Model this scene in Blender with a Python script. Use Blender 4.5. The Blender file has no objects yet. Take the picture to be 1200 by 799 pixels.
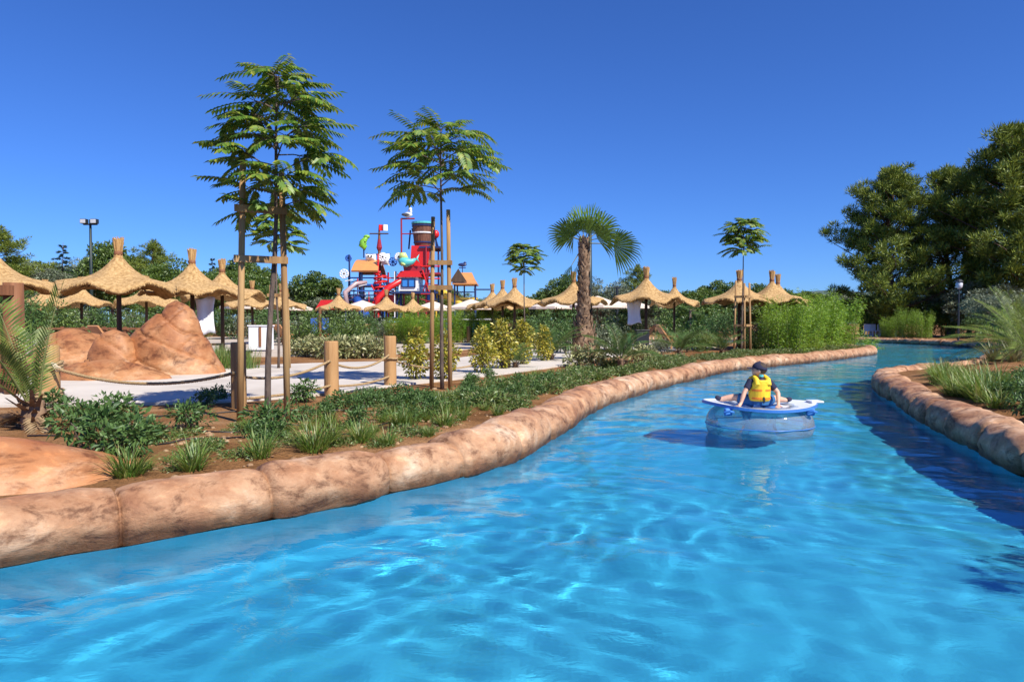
import bpy, bmesh, math, random
import numpy as np
from mathutils import Vector, Matrix, Quaternion, noise as mnoise

SC = bpy.context.scene
COL = SC.collection
R = math.radians
RNG = np.random.default_rng(7)
random.seed(7)
PI = math.pi

# ------------------------------------------------------------------ camera model
F, CX, HY, CAMZ = 800.0, 600.0, 378.0, 1.5      # focal length / centre column / horizon row of the 1200x799 photograph

def at(x, y, z=0.3):
    """pixel on a horizontal plane -> world x, distance"""
    d = (CAMZ - z) * F / (y - HY)
    return ((x - CX) / F * d, d)

def atd(x, d):
    return ((x - CX) / F * d, d)

def zat(y, d):
    return CAMZ + (HY - y) * d / F

# ------------------------------------------------------------------ objects
def link(o):
    COL.objects.link(o)
    return o

def tag(o, label=None, cat=None, group=None, kind=None):
    if label: o['label'] = label
    if cat: o['category'] = cat
    if group: o['group'] = group
    if kind: o['kind'] = kind
    return o

def thing(name, label, cat, loc=(0, 0, 0), rz=0.0, group=None, scale=1.0):
    o = bpy.data.objects.new(name, None)
    o.empty_display_size = 0.2
    link(o)
    o.location = loc
    o.rotation_euler = (0, 0, rz)
    if not hasattr(scale, '__len__'): scale = (scale,) * 3
    o.scale = scale
    return tag(o, label, cat, group)

KIDS = {}
def copy_tree(o, parent=None):
    c = o.copy()
    COL.objects.link(c)
    if parent is not None:
        c.parent = parent
        KIDS.setdefault(parent.name, []).append(c)
    for ch in KIDS.get(o.name, []):
        copy_tree(ch, c)
    return c

class Kind:
    """one prototype, moved to the first place and copied to the others"""
    def __init__(self, root):
        self.root, self.used = root, False
    def place(self, x, y, z, rz, scale, label, group=None, cat=None):
        o = self.root if not self.used else copy_tree(self.root)
        self.used = True
        o.location = (x, y, z)
        o.rotation_euler = (0, 0, rz)
        if not hasattr(scale, '__len__'): scale = (scale,) * 3
        o.scale = scale
        o['label'] = label
        if group: o['group'] = group
        elif 'group' in o: del o['group']
        if cat: o['category'] = cat
        return o

class MB:
    def __init__(self):
        self.v, self.f, self.n = [], [], 0
    def add(self, verts, faces):
        verts = np.asarray(verts, dtype=float).reshape(-1, 3)
        o = self.n
        self.v.append(verts)
        if isinstance(faces, np.ndarray):
            self.f.extend((faces + o).tolist())
        else:
            self.f.extend([tuple(i + o for i in f) for f in faces])
        self.n += len(verts)
        return self
    def build(self, name, m, parent=None, smooth=False, loc=None, rot=None, scale=None):
        me = bpy.data.meshes.new(name)
        vv = np.concatenate(self.v) if self.v else np.zeros((0, 3))
        me.from_pydata(vv.tolist(), [], self.f)
        if smooth:
            me.polygons.foreach_set('use_smooth', [True] * len(me.polygons))
        me.update()
        if m is not None: me.materials.append(m)
        o = link(bpy.data.objects.new(name, me))
        if parent is not None:
            o.parent = parent
            KIDS.setdefault(parent.name, []).append(o)
        if loc is not None: o.location = loc
        if rot is not None: o.rotation_euler = rot
        if scale is not None: o.scale = scale
        return o
    # -------- shapes
    def box(self, c, s, rz=0.0, M=None, bev=0.0):
        x, y, z = s[0] / 2, s[1] / 2, s[2] / 2
        if bev <= 0:
            V = [(-x,-y,-z),(x,-y,-z),(x,y,-z),(-x,y,-z),(-x,-y,z),(x,-y,z),(x,y,z),(-x,y,z)]
            Fc = [(0,3,2,1),(4,5,6,7),(0,1,5,4),(1,2,6,5),(2,3,7,6),(3,0,4,7)]
        else:
            bm = bmesh.new()
            bmesh.ops.create_cube(bm, size=1.0)
            bmesh.ops.scale(bm, vec=s, verts=bm.verts)
            bmesh.ops.bevel(bm, geom=bm.edges[:], offset=bev, segments=2, affect='EDGES', profile=0.5)
            bm.verts.ensure_lookup_table()
            V = [tuple(v.co) for v in bm.verts]
            Fc = [tuple(v.index for v in f.verts) for f in bm.faces]
            bm.free()
        V = np.array(V)
        if M is not None:
            V = V @ np.array(M.to_3x3()).T
        elif rz:
            ca, sa = math.cos(rz), math.sin(rz)
            V = V @ np.array([[ca, sa, 0], [-sa, ca, 0], [0, 0, 1]])
        return self.add(V + np.array(c), Fc)
    def bar(self, a, b, w, h=None, up=(0, 0, 1)):
        """rectangular bar from a to b"""
        a, b = Vector(a), Vector(b)
        h = h or w
        d = b - a
        q = d.to_track_quat('X', 'Z')
        return self.box((a + b) / 2, (d.length, w, h), M=q.to_matrix())
    def tube(self, pts, radii, n=8, cap=True, twist=0.0):
        pts = [Vector(p) for p in pts]
        if not hasattr(radii, '__len__'): radii = [radii] * len(pts)
        V, Fc = [], []
        ref = None
        for i, p in enumerate(pts):
            t = (pts[min(i + 1, len(pts) - 1)] - pts[max(i - 1, 0)])
            if t.length < 1e-9: t = Vector((0, 0, 1))
            t.normalize()
            if ref is None:
                ref = t.orthogonal().normalized()
            ref = (ref - t * ref.dot(t))
            if ref.length < 1e-6: ref = t.orthogonal()
            ref.normalize()
            bi = t.cross(ref)
            for k in range(n):
                a = 2 * PI * k / n + twist * i
                V.append(p + (ref * math.cos(a) + bi * math.sin(a)) * radii[i])
        m = len(pts)
        for i in range(m - 1):
            for k in range(n):
                k2 = (k + 1) % n
                Fc.append((i*n+k, i*n+k2, (i+1)*n+k2, (i+1)*n+k))
        if cap:
            Fc.append(tuple(range(n))[::-1])
            Fc.append(tuple((m-1)*n + k for k in range(n)))
        return self.add([tuple(v) for v in V], Fc)
    def lathe(self, prof, n=16, c=(0, 0, 0), fn=None, cap=True):
        """prof: (r, z) pairs; fn(a, i, r, z) -> r, z"""
        V, Fc = [], []
        for i, (r, z) in enumerate(prof):
            for k in range(n):
                a = 2 * PI * k / n
                rr, zz = fn(a, i, r, z) if fn else (r, z)
                V.append((c[0] + rr * math.cos(a), c[1] + rr * math.sin(a), c[2] + zz))
        for i in range(len(prof) - 1):
            for k in range(n):
                k2 = (k + 1) % n
                Fc.append((i*n+k, i*n+k2, (i+1)*n+k2, (i+1)*n+k))
        if cap:
            Fc.append(tuple(range(n))[::-1])
            Fc.append(tuple((len(prof)-1)*n + k for k in range(n)))
        return self.add(V, Fc)
    def ball(self, c, r, M=None, n=14, m=9):
        if not hasattr(r, '__len__'): r = (r, r, r)
        V, Fc = [(0, 0, -1)], []
        for i in range(1, m):
            ph = -PI/2 + PI * i / m
            for k in range(n):
                a = 2 * PI * k / n
                V.append((math.cos(ph) * math.cos(a), math.cos(ph) * math.sin(a), math.sin(ph)))
        V.append((0, 0, 1))
        for k in range(n):
            k2 = (k + 1) % n
            Fc.append((0, 1 + k2, 1 + k))
            for i in range(m - 2):
                Fc.append((1+i*n+k, 1+i*n+k2, 1+(i+1)*n+k2, 1+(i+1)*n+k))
            Fc.append((len(V)-1, 1+(m-2)*n+k, 1+(m-2)*n+k2))
        V = np.array(V) * np.array(r)
        if M is not None: V = V @ np.array(M.to_3x3()).T
        return self.add(V + np.array(c), Fc)
    def prism(self, outline, t, M=None, c=(0, 0, 0)):
        """2D outline in XZ, thickness t along Y"""
        n = len(outline)
        V = [(x, -t/2, z) for x, z in outline] + [(x, t/2, z) for x, z in outline]
        Fc = [tuple(range(n)), tuple(range(2*n-1, n-1, -1))]
        for i in range(n):
            j = (i + 1) % n
            Fc.append((i, i + n, j + n, j))
        V = np.array(V)
        if M is not None: V = V @ np.array(M.to_3x3()).T
        return self.add(V + np.array(c), Fc)
    # -------- foliage
    def leaves(self, P, A, N, L, W, fold=0.15, droop=0.0, tri=False):
        P, A, N = np.atleast_2d(P), np.atleast_2d(A), np.atleast_2d(N)
        n = len(P)
        A = A / (np.linalg.norm(A, axis=1, keepdims=True) + 1e-9)
        S = np.cross(A, N)
        S /= (np.linalg.norm(S, axis=1, keepdims=True) + 1e-9)
        N = np.cross(S, A)
        L = np.broadcast_to(np.asarray(L, float), (n,)).reshape(n, 1)
        W = np.broadcast_to(np.asarray(W, float), (n,)).reshape(n, 1)
        tip = P + A * L
        tip[:, 2:3] -= droop * L
        if tri:
            V = np.stack([P - S * W / 2, P + S * W / 2, tip], 1).reshape(-1, 3)
            Fi = np.arange(n * 3).reshape(n, 3)
        else:
            mid = P + A * L * 0.45 + N * (fold * W)
            V = np.stack([P, mid - S * W / 2, tip, mid + S * W / 2], 1).reshape(-1, 3)
            Fi = np.arange(n * 4).reshape(n, 4)
        return self.add(V, Fi)
    def blade(self, p, az, L, w, lean, droop, seg=4):
        p = np.array(p, float)
        dx, dy = math.cos(az), math.sin(az)
        sx, sy = -dy, dx
        V, Fc = [], []
        pos, ang = p.copy(), lean
        for i in range(seg + 1):
            t = i / seg
            ww = w * (1 - t ** 1.6) * 0.5 + 0.0006
            V.append(pos + np.array([sx, sy, 0]) * ww)
            V.append(pos - np.array([sx, sy, 0]) * ww)
            st = L / seg
            pos = pos + np.array([dx * math.sin(ang), dy * math.sin(ang), math.cos(ang)]) * st
            ang += droop / seg
        for i in range(seg):
            Fc.append((2*i, 2*i+1, 2*i+3, 2*i+2))
        return self.add(V, Fc)

def unit(n, rng=RNG):
    v = rng.normal(size=(n, 3))
    return v / np.linalg.norm(v, axis=1, keepdims=True)

def cloud(mb, clumps, n, L, W, rng=RNG, shell=0.45, up=0.5, droop=0.1, out=0.7, tri=False, jitter=0.35):
    """n leaves spread through clumps ((x,y,z),(rx,ry,rz))"""
    C = np.array([c[0] for c in clumps], float)
    Rr = np.array([c[1] if hasattr(c[1], '__len__') else (c[1],) * 3 for c in clumps], float)
    w = (Rr.prod(axis=1)) ** 0.67
    idx = rng.choice(len(clumps), size=n, p=w / w.sum())
    d = unit(n, rng)
    rad = (shell + (1 - shell) * rng.random(n) ** 0.6)[:, None]
    P = C[idx] + d * rad * Rr[idx]
    A = d * out + unit(n, rng) * (1 - out * 0.5)
    A[:, 2] += 0.1
    N = unit(n, rng)
    N[:, 2] = np.abs(N[:, 2]) + up
    s = 1 + jitter * (rng.random(n) * 2 - 1)
    return mb.leaves(P, A, N, L * s, W * s, droop=droop, tri=tri)

# ------------------------------------------------------------------ materials
MATS = {}
def nodes(name):
    m = bpy.data.materials.new(name)
    m.use_nodes = True
    nt = m.node_tree
    nt.nodes.clear()
    out = nt.nodes.new('ShaderNodeOutputMaterial')
    return m, nt, out

def ramp(nt, stops, interp='LINEAR'):
    r = nt.nodes.new('ShaderNodeValToRGB')
    r.color_ramp.interpolation = interp
    el = r.color_ramp.elements
    while len(el) > len(stops): el.remove(el[-1])
    while len(el) < len(stops): el.new(0.5)
    for e, (p, c) in zip(el, stops):
        e.position = p
        e.color = (c[0], c[1], c[2], 1) if len(c) >= 3 else (c[0],) * 3 + (1,)
    return r

def tex(nt, kind, scale, detail=4, rough=0.55, dist=0.0, coord='Object', vec=(1, 1, 1)):
    tc = nt.nodes.new('ShaderNodeTexCoord')
    mp = nt.nodes.new('ShaderNodeMapping')
    mp.inputs['Scale'].default_value = vec
    nt.links.new(tc.outputs[coord], mp.inputs['Vector'])
    if kind == 'noise':
        n = nt.nodes.new('ShaderNodeTexNoise')
        n.inputs['Detail'].default_value = detail
        n.inputs['Roughness'].default_value = rough
        n.inputs['Distortion'].default_value = dist
    elif kind == 'voronoi':
        n = nt.nodes.new('ShaderNodeTexVoronoi')
    elif kind == 'wave':
        n = nt.nodes.new('ShaderNodeTexWave')
        n.inputs['Distortion'].default_value = dist
        n.inputs['Detail'].default_value = detail
    n.inputs['Scale'].default_value = scale
    nt.links.new(mp.outputs['Vector'], n.inputs['Vector'])
    return n

def solid(name, cols, scale=6.0, rough=0.7, bump=0.2, bscale=None, vec=(1, 1, 1), metal=0.0, spec=0.5, detail=5, dist=0.3, coord='Object', bdist=0.02):
    """Principled surface mottled between the colours of cols"""
    if name in MATS: return MATS[name]
    m, nt, out = nodes(name)
    p = nt.nodes.new('ShaderNodeBsdfPrincipled')
    if not hasattr(cols[0], '__len__'): cols = [cols]
    if len(cols) == 1:
        c = cols[0]
        cols = [tuple(v * 0.82 for v in c), tuple(min(1, v * 1.12) for v in c)]
    n = tex(nt, 'noise', scale, detail=detail, dist=dist, vec=vec, coord=coord)
    k = len(cols)
    r = ramp(nt, [(0.3 + 0.4 * i / (k - 1), c) for i, c in enumerate(cols)])
    nt.links.new(n.outputs['Fac'], r.inputs['Fac'])
    nt.links.new(r.outputs['Color'], p.inputs['Base Color'])
    p.inputs['Roughness'].default_value = rough
    p.inputs['Metallic'].default_value = metal
    p.inputs['Specular IOR Level'].default_value = spec
    if bump > 0:
        b = nt.nodes.new('ShaderNodeBump')
        b.inputs['Strength'].default_value = bump
        b.inputs['Distance'].default_value = bdist
        bn = tex(nt, 'noise', bscale or scale * 5, detail=6, vec=vec, coord=coord)
        nt.links.new(bn.outputs['Fac'], b.inputs['Height'])
        nt.links.new(b.outputs['Normal'], p.inputs['Normal'])
    nt.links.new(p.outputs['BSDF'], out.inputs['Surface'])
    MATS[name] = m
    return m

def leafmat(name, dark, light, trans=0.35, gloss=0.06, third=None):
    """leaf: every leaf its own shade (Random Per Island)"""
    if name in MATS: return MATS[name]
    m, nt, out = nodes(name)
    g = nt.nodes.new('ShaderNodeNewGeometry')
    stops = [(0.0, dark), (0.75, light)]
    if third: stops = [(0.0, dark), (0.6, light), (0.93, third)]
    r = ramp(nt, stops)
    nt.links.new(g.outputs['Random Per Island'], r.inputs['Fac'])
    df = nt.nodes.new('ShaderNodeBsdfDiffuse')
    tr = nt.nodes.new('ShaderNodeBsdfTranslucent')
    gl = nt.nodes.new('ShaderNodeBsdfGlossy')
    gl.inputs['Roughness'].default_value = 0.5
    gl.inputs['Color'].default_value = (0.9, 0.95, 0.9, 1)
    hs = nt.nodes.new('ShaderNodeHueSaturation')
    hs.inputs['Hue'].default_value = 0.485
    hs.inputs['Value'].default_value = 1.25
    nt.links.new(r.outputs['Color'], df.inputs['Color'])
    nt.links.new(r.outputs['Color'], hs.inputs['Color'])
    nt.links.new(hs.outputs['Color'], tr.inputs['Color'])
    m1 = nt.nodes.new('ShaderNodeMixShader'); m1.inputs['Fac'].default_value = trans
    m2 = nt.nodes.new('ShaderNodeMixShader'); m2.inputs['Fac'].default_value = gloss
    nt.links.new(df.outputs[0], m1.inputs[1]); nt.links.new(tr.outputs[0], m1.inputs[2])
    nt.links.new(m1.outputs[0], m2.inputs[1]); nt.links.new(gl.outputs[0], m2.inputs[2])
    nt.links.new(m2.outputs[0], out.inputs['Surface'])
    MATS[name] = m
    return m

def stone(name, cols, scale, bump=0.6, damp=None, fine=22.0, bdist=0.03, rough=0.62):
    """sculpted, stained concrete rock: two layers of blotches, fine grain, an optional damp tide band near the water"""
    m, nt, out = nodes(name)
    p = nt.nodes.new('ShaderNodeBsdfPrincipled')
    n1 = tex(nt, 'noise', scale, detail=9, rough=0.68, dist=0.25)
    r1 = ramp(nt, [(0.30, cols[0]), (0.43, cols[1]), (0.55, cols[2]), (0.68, cols[3])])
    nt.links.new(n1.outputs['Fac'], r1.inputs['Fac'])
    n2 = tex(nt, 'noise', scale * 2.6, detail=10, rough=0.72, dist=0.35, vec=(1, 1, 1.9))
    r2 = ramp(nt, [(0.36, (0.36, 0.29, 0.25)), (0.49, (0.95, 0.95, 0.95)), (0.57, (1.0, 1.0, 1.0)), (0.68, (1.45, 1.42, 1.38))])
    nt.links.new(n2.outputs['Fac'], r2.inputs['Fac'])
    mx = nt.nodes.new('ShaderNodeMix'); mx.data_type = 'RGBA'; mx.blend_type = 'MULTIPLY'
    mx.inputs[0].default_value = 1.0
    nt.links.new(r1.outputs['Color'], mx.inputs[6]); nt.links.new(r2.outputs['Color'], mx.inputs[7])
    col = mx.outputs[2]
    if damp is not None:
        tc = nt.nodes.new('ShaderNodeNewGeometry')
        sp = nt.nodes.new('ShaderNodeSeparateXYZ')
        nt.links.new(tc.outputs['Position'], sp.inputs[0])
        n3 = tex(nt, 'noise', 5, detail=4)
        ad = nt.nodes.new('ShaderNodeMath'); ad.operation = 'MULTIPLY_ADD'
        ad.inputs[1].default_value = -0.14
        nt.links.new(n3.outputs['Fac'], ad.inputs[0]); nt.links.new(sp.outputs['Z'], ad.inputs[2])
        r3 = ramp(nt, [(0.0, (1, 1, 1)), (1.0, (0, 0, 0))])
        mr = nt.nodes.new('ShaderNodeMapRange')
        mr.inputs['From Min'].default_value = -0.03; mr.inputs['From Max'].default_value = damp - .04
        nt.links.new(ad.outputs[0], mr.inputs['Value'])
        nt.links.new(mr.outputs[0], r3.inputs['Fac'])
        m3 = nt.nodes.new('ShaderNodeMix'); m3.data_type = 'RGBA'; m3.blend_type = 'MULTIPLY'
        nt.links.new(r3.outputs['Color'], m3.inputs[0])
        nt.links.new(col, m3.inputs[6])
        m3.inputs[7].default_value = (0.34, 0.27, 0.21, 1)
        col = m3.outputs[2]
    nt.links.new(col, p.inputs['Base Color'])
    p.inputs['Roughness'].default_value = rough
    p.inputs['Specular IOR Level'].default_value = 0.4
    b = nt.nodes.new('ShaderNodeBump'); b.inputs['Strength'].default_value = bump; b.inputs['Distance'].default_value = bdist
    b2 = nt.nodes.new('ShaderNodeBump'); b2.inputs['Strength'].default_value = bump * 0.5; b2.inputs['Distance'].default_value = 0.008
    nf = tex(nt, 'noise', fine, detail=7, rough=0.65)
    nt.links.new(n2.outputs['Fac'], b.inputs['Height'])
    nt.links.new(nf.outputs['Fac'], b2.inputs['Height'])
    nt.links.new(b.outputs['Normal'], b2.inputs['Normal'])
    nt.links.new(b2.outputs['Normal'], p.inputs['Normal'])
    nt.links.new(p.outputs['BSDF'], out.inputs['Surface'])
    return m

M_COPING = stone('coping_concrete', [(0.20, 0.08, 0.038), (0.37, 0.185, 0.092), (0.49, 0.285, 0.16), (0.66, 0.47, 0.32)], 1.6, bump=0.8, damp=0.13)
M_ROCK = stone('orange_rock', [(0.21, 0.072, 0.028), (0.36, 0.145, 0.055), (0.42, 0.20, 0.085), (0.56, 0.36, 0.21)], 0.9, bump=0.8, rough=0.55, fine=30)
M_ROCKN = stone('orange_rock_smooth', [(0.28, 0.085, 0.028), (0.39, 0.145, 0.048), (0.44, 0.195, 0.08), (0.55, 0.33, 0.19)], 1.1, bump=0.5, rough=0.6)
M_SOIL = solid('soil', [(0.13, 0.062, 0.026), (0.27, 0.135, 0.058), (0.40, 0.23, 0.115)], scale=1.7, rough=0.95, bump=1.0, bscale=26, detail=9, bdist=0.05)
M_PAVE = solid('pale_paving', [(0.46, 0.41, 0.35), (0.55, 0.50, 0.435), (0.62, 0.57, 0.50)], scale=0.8, rough=0.85, bump=0.15, bscale=30, detail=8)
M_STRAW = solid('straw', [(0.26, 0.145, 0.05), (0.47, 0.295, 0.12), (0.60, 0.41, 0.19)], scale=13, rough=0.9, bump=0.9, bscale=50, detail=6, vec=(1, 1, 0.45), bdist=0.03)
M_TUFT = solid('straw_bundle', [(0.30, 0.15, 0.05), (0.58, 0.38, 0.16)], scale=22, rough=0.9, bump=0.6, vec=(1, 1, 0.12))
M_DARKWOOD = solid('dark_wood', [(0.045, 0.025, 0.014), (0.10, 0.055, 0.03)], scale=10, vec=(1, 1, 0.1), rough=0.7)
M_BROWNWOOD = solid('brown_wood', [(0.13, 0.05, 0.02), (0.27, 0.11, 0.045)], scale=9, vec=(1, 1, 0.12), rough=0.7)
M_LOG = solid('pine_log', [(0.24, 0.115, 0.04), (0.40, 0.22, 0.085), (0.52, 0.31, 0.135)], scale=7, vec=(1, 1, 0.1), rough=0.75, bump=0.5)
M_STAKE = solid('stake_wood', [(0.17, 0.085, 0.03), (0.33, 0.19, 0.075), (0.43, 0.27, 0.115)], scale=7, vec=(1, 1, 0.1), rough=0.8, bump=0.5)
M_ROPE = solid('rope', [(0.34, 0.22, 0.10), (0.55, 0.39, 0.21)], scale=40, rough=0.95, bump=0.8)
M_BARK = solid('grey_bark', [(0.07, 0.05, 0.04), (0.17, 0.125, 0.10)], scale=9, vec=(1, 1, 0.3), rough=0.9, bump=0.8)
M_PINEBARK = solid('pine_bark', [(0.05, 0.03, 0.022), (0.13, 0.085, 0.06)], scale=5, vec=(1, 1, 0.4), rough=0.95, bump=1.0)
M_LOUNGE = solid('teak', [(0.42, 0.19, 0.075), (0.58, 0.29, 0.13)], scale=8, rough=0.6)
M_WHITECLOTH = solid('white_cloth', [(0.74, 0.75, 0.78), (0.82, 0.83, 0.85)], scale=4, rough=0.9, bump=0.2)
M_CREAM = solid('cream_canvas', [(0.66, 0.55, 0.45), (0.74, 0.64, 0.54)], scale=3, rough=0.9, bump=0.1)
M_BLACK = solid('black_metal', (0.02, 0.024, 0.028), rough=0.45, bump=0.0)
M_HOSE = solid('black_hose', (0.018, 0.018, 0.02), rough=0.5, bump=0.0)
# ------------------------------------------------------------------ river outline
def spline(pts, step=0.25):
    P = [np.array(p, float) for p in pts]
    P = [2*P[0]-P[1]] + P + [2*P[-1]-P[-2]]
    out = []
    for i in range(1, len(P) - 2):
        p0, p1, p2, p3 = P[i-1:i+3]
        d = np.linalg.norm(p2 - p1)
        k = max(2, int(d / step))
        t01, t12, t23 = [max(1e-4, np.linalg.norm(b - a)) ** 0.5 for a, b in ((p0, p1), (p1, p2), (p2, p3))]
        for j in range(k):
            t = t01 + t12 * j / k
            T0, T1, T2, T3 = 0, t01, t01 + t12, t01 + t12 + t23
            A1 = (T1-t)/(T1-T0)*p0 + (t-T0)/(T1-T0)*p1
            A2 = (T2-t)/(T2-T1)*p1 + (t-T1)/(T2-T1)*p2
            A3 = (T3-t)/(T3-T2)*p2 + (t-T2)/(T3-T2)*p3
            B1 = (T2-t)/(T2-T0)*A1 + (t-T0)/(T2-T0)*A2
            B2 = (T3-t)/(T3-T1)*A2 + (t-T1)/(T3-T1)*A3
            out.append((T2-t)/(T2-T1)*B1 + (t-T1)/(T2-T1)*B2)
    out.append(P[-2])
    return np.array(out)

LEFT = spline([(-9, -7), (-7.2, -2.6), (-5.1, 1.3), (-4.05, 3.1), (-3.13, 4.18), (-2.6, 4.62), (-1.81, 5.2), (-1.05, 5.95), (-0.41, 6.72), (-0.01, 7.36),
               (0.34, 8.28), (0.71, 9.27), (1.02, 10.4), (1.56, 12.0), (2.2, 13.3), (3.41, 15.6), (4.35, 17.1), (6.84, 21.0), (11.5, 25.8), (15.0, 29.6),
               (17.3, 32.4), (17.9, 34.2), (17.0, 36.2), (14, 38.0), (8, 40)])
FAR = spline([(8, 55), (20, 56), (24, 54.5), (27, 51), (28.2, 46), (28.0, 42), (27.2, 38), (27.4, 33), (27.0, 20), (27, 8)])
RIGHT = spline([(20, 8), (20.6, 18), (20.8, 23.4), (19.4, 25.9), (17.6, 25.0), (14.3, 21.4), (11.3, 18.8), (9.3, 17.3), (8.45, 15.9), (7.55, 13.9), (7.15, 12.7), (6.4, 10.9),
                (5.95, 9.6), (5.55, 8.3), (5.05, 6.8), (4.75, 4.6), (4.5, 1), (4.2, -7)])
POLY = np.concatenate([LEFT, FAR, RIGHT])

def river_sd(X, Y):
    """signed distance to the waterline (negative over the water) and inside test, vectorised"""
    X, Y = np.asarray(X, float), np.asarray(Y, float)
    sh = X.shape
    P = np.stack([X.ravel(), Y.ravel()], 1)
    A, B = POLY, np.roll(POLY, -1, 0)
    dmin = np.full(len(P), 1e9)
    ins = np.zeros(len(P), bool)
    for a, b in zip(A, B):
        ab = b - a
        L = ab @ ab
        if L < 1e-12: continue
        t = np.clip(((P - a) @ ab) / L, 0, 1)
        q = P - a - t[:, None] * ab
        dmin = np.minimum(dmin, (q * q).sum(1))
        if a[1] != b[1]:
            c = ((a[1] > P[:, 1]) != (b[1] > P[:, 1])) & (P[:, 0] < (b[0]-a[0]) * (P[:, 1]-a[1]) / (b[1]-a[1]) + a[0])
            ins ^= c
    d = np.sqrt(dmin)
    return np.where(ins, -d, d).reshape(sh)

def bumps(X, Y):
    return (0.022*np.sin(2.3*X+1.1*Y+0.4) + 0.018*np.sin(-1.7*X+3.1*Y+2) + 0.012*np.sin(5.1*X+4.3*Y) + 0.010*np.sin(7.9*X-6.1*Y+1) + 0.006*np.sin(13*X+11*Y))

def ground_z(X, Y, sd=None):
    X, Y = np.asarray(X, float), np.asarray(Y, float)
    if sd is None: sd = river_sd(X, Y)
    bed = np.clip((sd - 0.3) / 0.8, 0, 1)
    z = 0.27 + bed * (0.03 + bumps(X, Y) * np.clip(1.8 - Y / 26, 0.15, 1) * np.clip((3.4 - sd) / 1.0, 0.12, 1))
    pen = (X > 5) & (Y < 26) & (Y > 3) & (X > 0.45 * Y)                    # the right-hand bank is mounded up
    z = np.where(pen, z + 0.22 * np.clip((sd - 0.6) / 2.0, 0, 1), z)
    return np.where(sd < 0.26, -1.7, z)

def gz(x, y):
    return float(ground_z(np.array([x]), np.array([y]))[0])

def grid_mesh(name, xs, ys, zf, m, smooth=True):
    X, Y = np.meshgrid(xs, ys)
    Z = zf(X, Y)
    V = np.stack([X.ravel(), Y.ravel(), Z.ravel()], 1)
    nx, ny = len(xs), len(ys)
    i = np.arange(nx - 1)[None, :] + nx * np.arange(ny - 1)[:, None]
    Fq = np.stack([i, i + 1, i + nx + 1, i + nx], -1).reshape(-1, 4)
    return MB().add(V, Fq).build(name, m, smooth=smooth)

def stretch(lo, hi, step, grow, far_lo, far_hi):
    a = list(np.arange(lo, hi + 1e-6, step))
    s, v = step, a[-1]
    while v < far_hi:
        s *= grow; v += s; a.append(v)
    s, v = step, a[0]
    while v > far_lo:
        s *= grow; v -= s; a.insert(0, v)
    return np.array(a)

# ground: one sheet to the horizon, sunk under the river
def m_ground():
    m, nt, out = nodes('earth')
    p = nt.nodes.new('ShaderNodeBsdfPrincipled')
    n1 = tex(nt, 'noise', 0.9, detail=9, dist=0.6, rough=0.65)
    r1 = ramp(nt, [(0.30, (0.14, 0.066, 0.027)), (0.48, (0.27, 0.135, 0.055)), (0.62, (0.36, 0.20, 0.095)), (0.75, (0.46, 0.30, 0.17))])
    nt.links.new(n1.outputs['Fac'], r1.inputs['Fac'])
    v = tex(nt, 'noise', 30, detail=8, rough=0.7)
    r2 = ramp(nt, [(0.36, (0.45, 0.42, 0.40)), (0.5, (1, 1, 1)), (0.62, (1.05, 1, 0.95)), (0.74, (1.6, 1.6, 1.55))])
    nt.links.new(v.outputs['Fac'], r2.inputs['Fac'])
    mx = nt.nodes.new('ShaderNodeMix'); mx.data_type = 'RGBA'; mx.blend_type = 'MULTIPLY'; mx.inputs[0].default_value = 0.85
    nt.links.new(r1.outputs['Color'], mx.inputs[6]); nt.links.new(r2.outputs['Color'], mx.inputs[7])
    nt.links.new(mx.outputs[2], p.inputs['Base Color'])
    p.inputs['Roughness'].default_value = 1.0
    p.inputs['Specular IOR Level'].default_value = 0.1
    b = nt.nodes.new('ShaderNodeBump'); b.inputs['Strength'].default_value = 1.0; b.inputs['Distance'].default_value = 0.05
    bn = tex(nt, 'noise', 14, detail=10, rough=0.72)
    nt.links.new(bn.outputs['Fac'], b.inputs['Height']); nt.links.new(b.outputs['Normal'], p.inputs['Normal'])
    nt.links.new(p.outputs['BSDF'], out.inputs['Surface'])
    return m

gxs = stretch(-12, 30, 0.2, 1.25, -2600, 2600)
gys = stretch(-7, 58, 0.2, 1.25, -600, 3200)
tag(grid_mesh('ground', gxs, gys, ground_z, m_ground()), kind='structure')

# pale paved path and plaza: a slab 3 cm proud of the ground
PATH = [(-34, 8.6), (-12, 8.9), (-6.6, 9.75), (-4.1, 10.25), (-2.95, 11.5), (-1.9, 13.2), (-0.1, 15.9), (1.6, 19.2), (3.4, 23.5), (6.5, 28.5), (11, 35), (10, 39),
        (3, 36), (-0.6, 30.5), (-1.2, 25), (-2.6, 21.2), (-5, 20.2), (-8.1, 17.6), (-9.4, 14.9), (-13, 15.0), (-34, 15.5)]
def path_poly(pts, z0, z1, name, m):
    pp = spline(pts + [pts[0]], 0.6)[:-1]
    n = len(pp)
    from mathutils.geometry import tessellate_polygon
    tris = tessellate_polygon([[Vector((p[0], p[1], 0)) for p in pp]])
    V = [(p[0], p[1], z1) for p in pp] + [(p[0], p[1], z0) for p in pp]
    Fc = [tuple(t) for t in tris] + [(i, i + n, (i + 1) % n + n, (i + 1) % n) for i in range(n)]
    o = MB().add(V, Fc).build(name, m)
    bm = bmesh.new(); bm.from_mesh(o.data); bmesh.ops.recalc_face_normals(bm, faces=bm.faces); bm.to_mesh(o.data); bm.free()
    return tag(o, kind='structure')
path_poly(PATH, 0.15, 0.335, 'path', M_PAVE)
FARPAVE = [(-40, 24), (-14, 23), (-6, 24.5), (-3.2, 27), (-1, 33), (3, 38.5), (9, 43), (4, 52), (-40, 52)]
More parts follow.
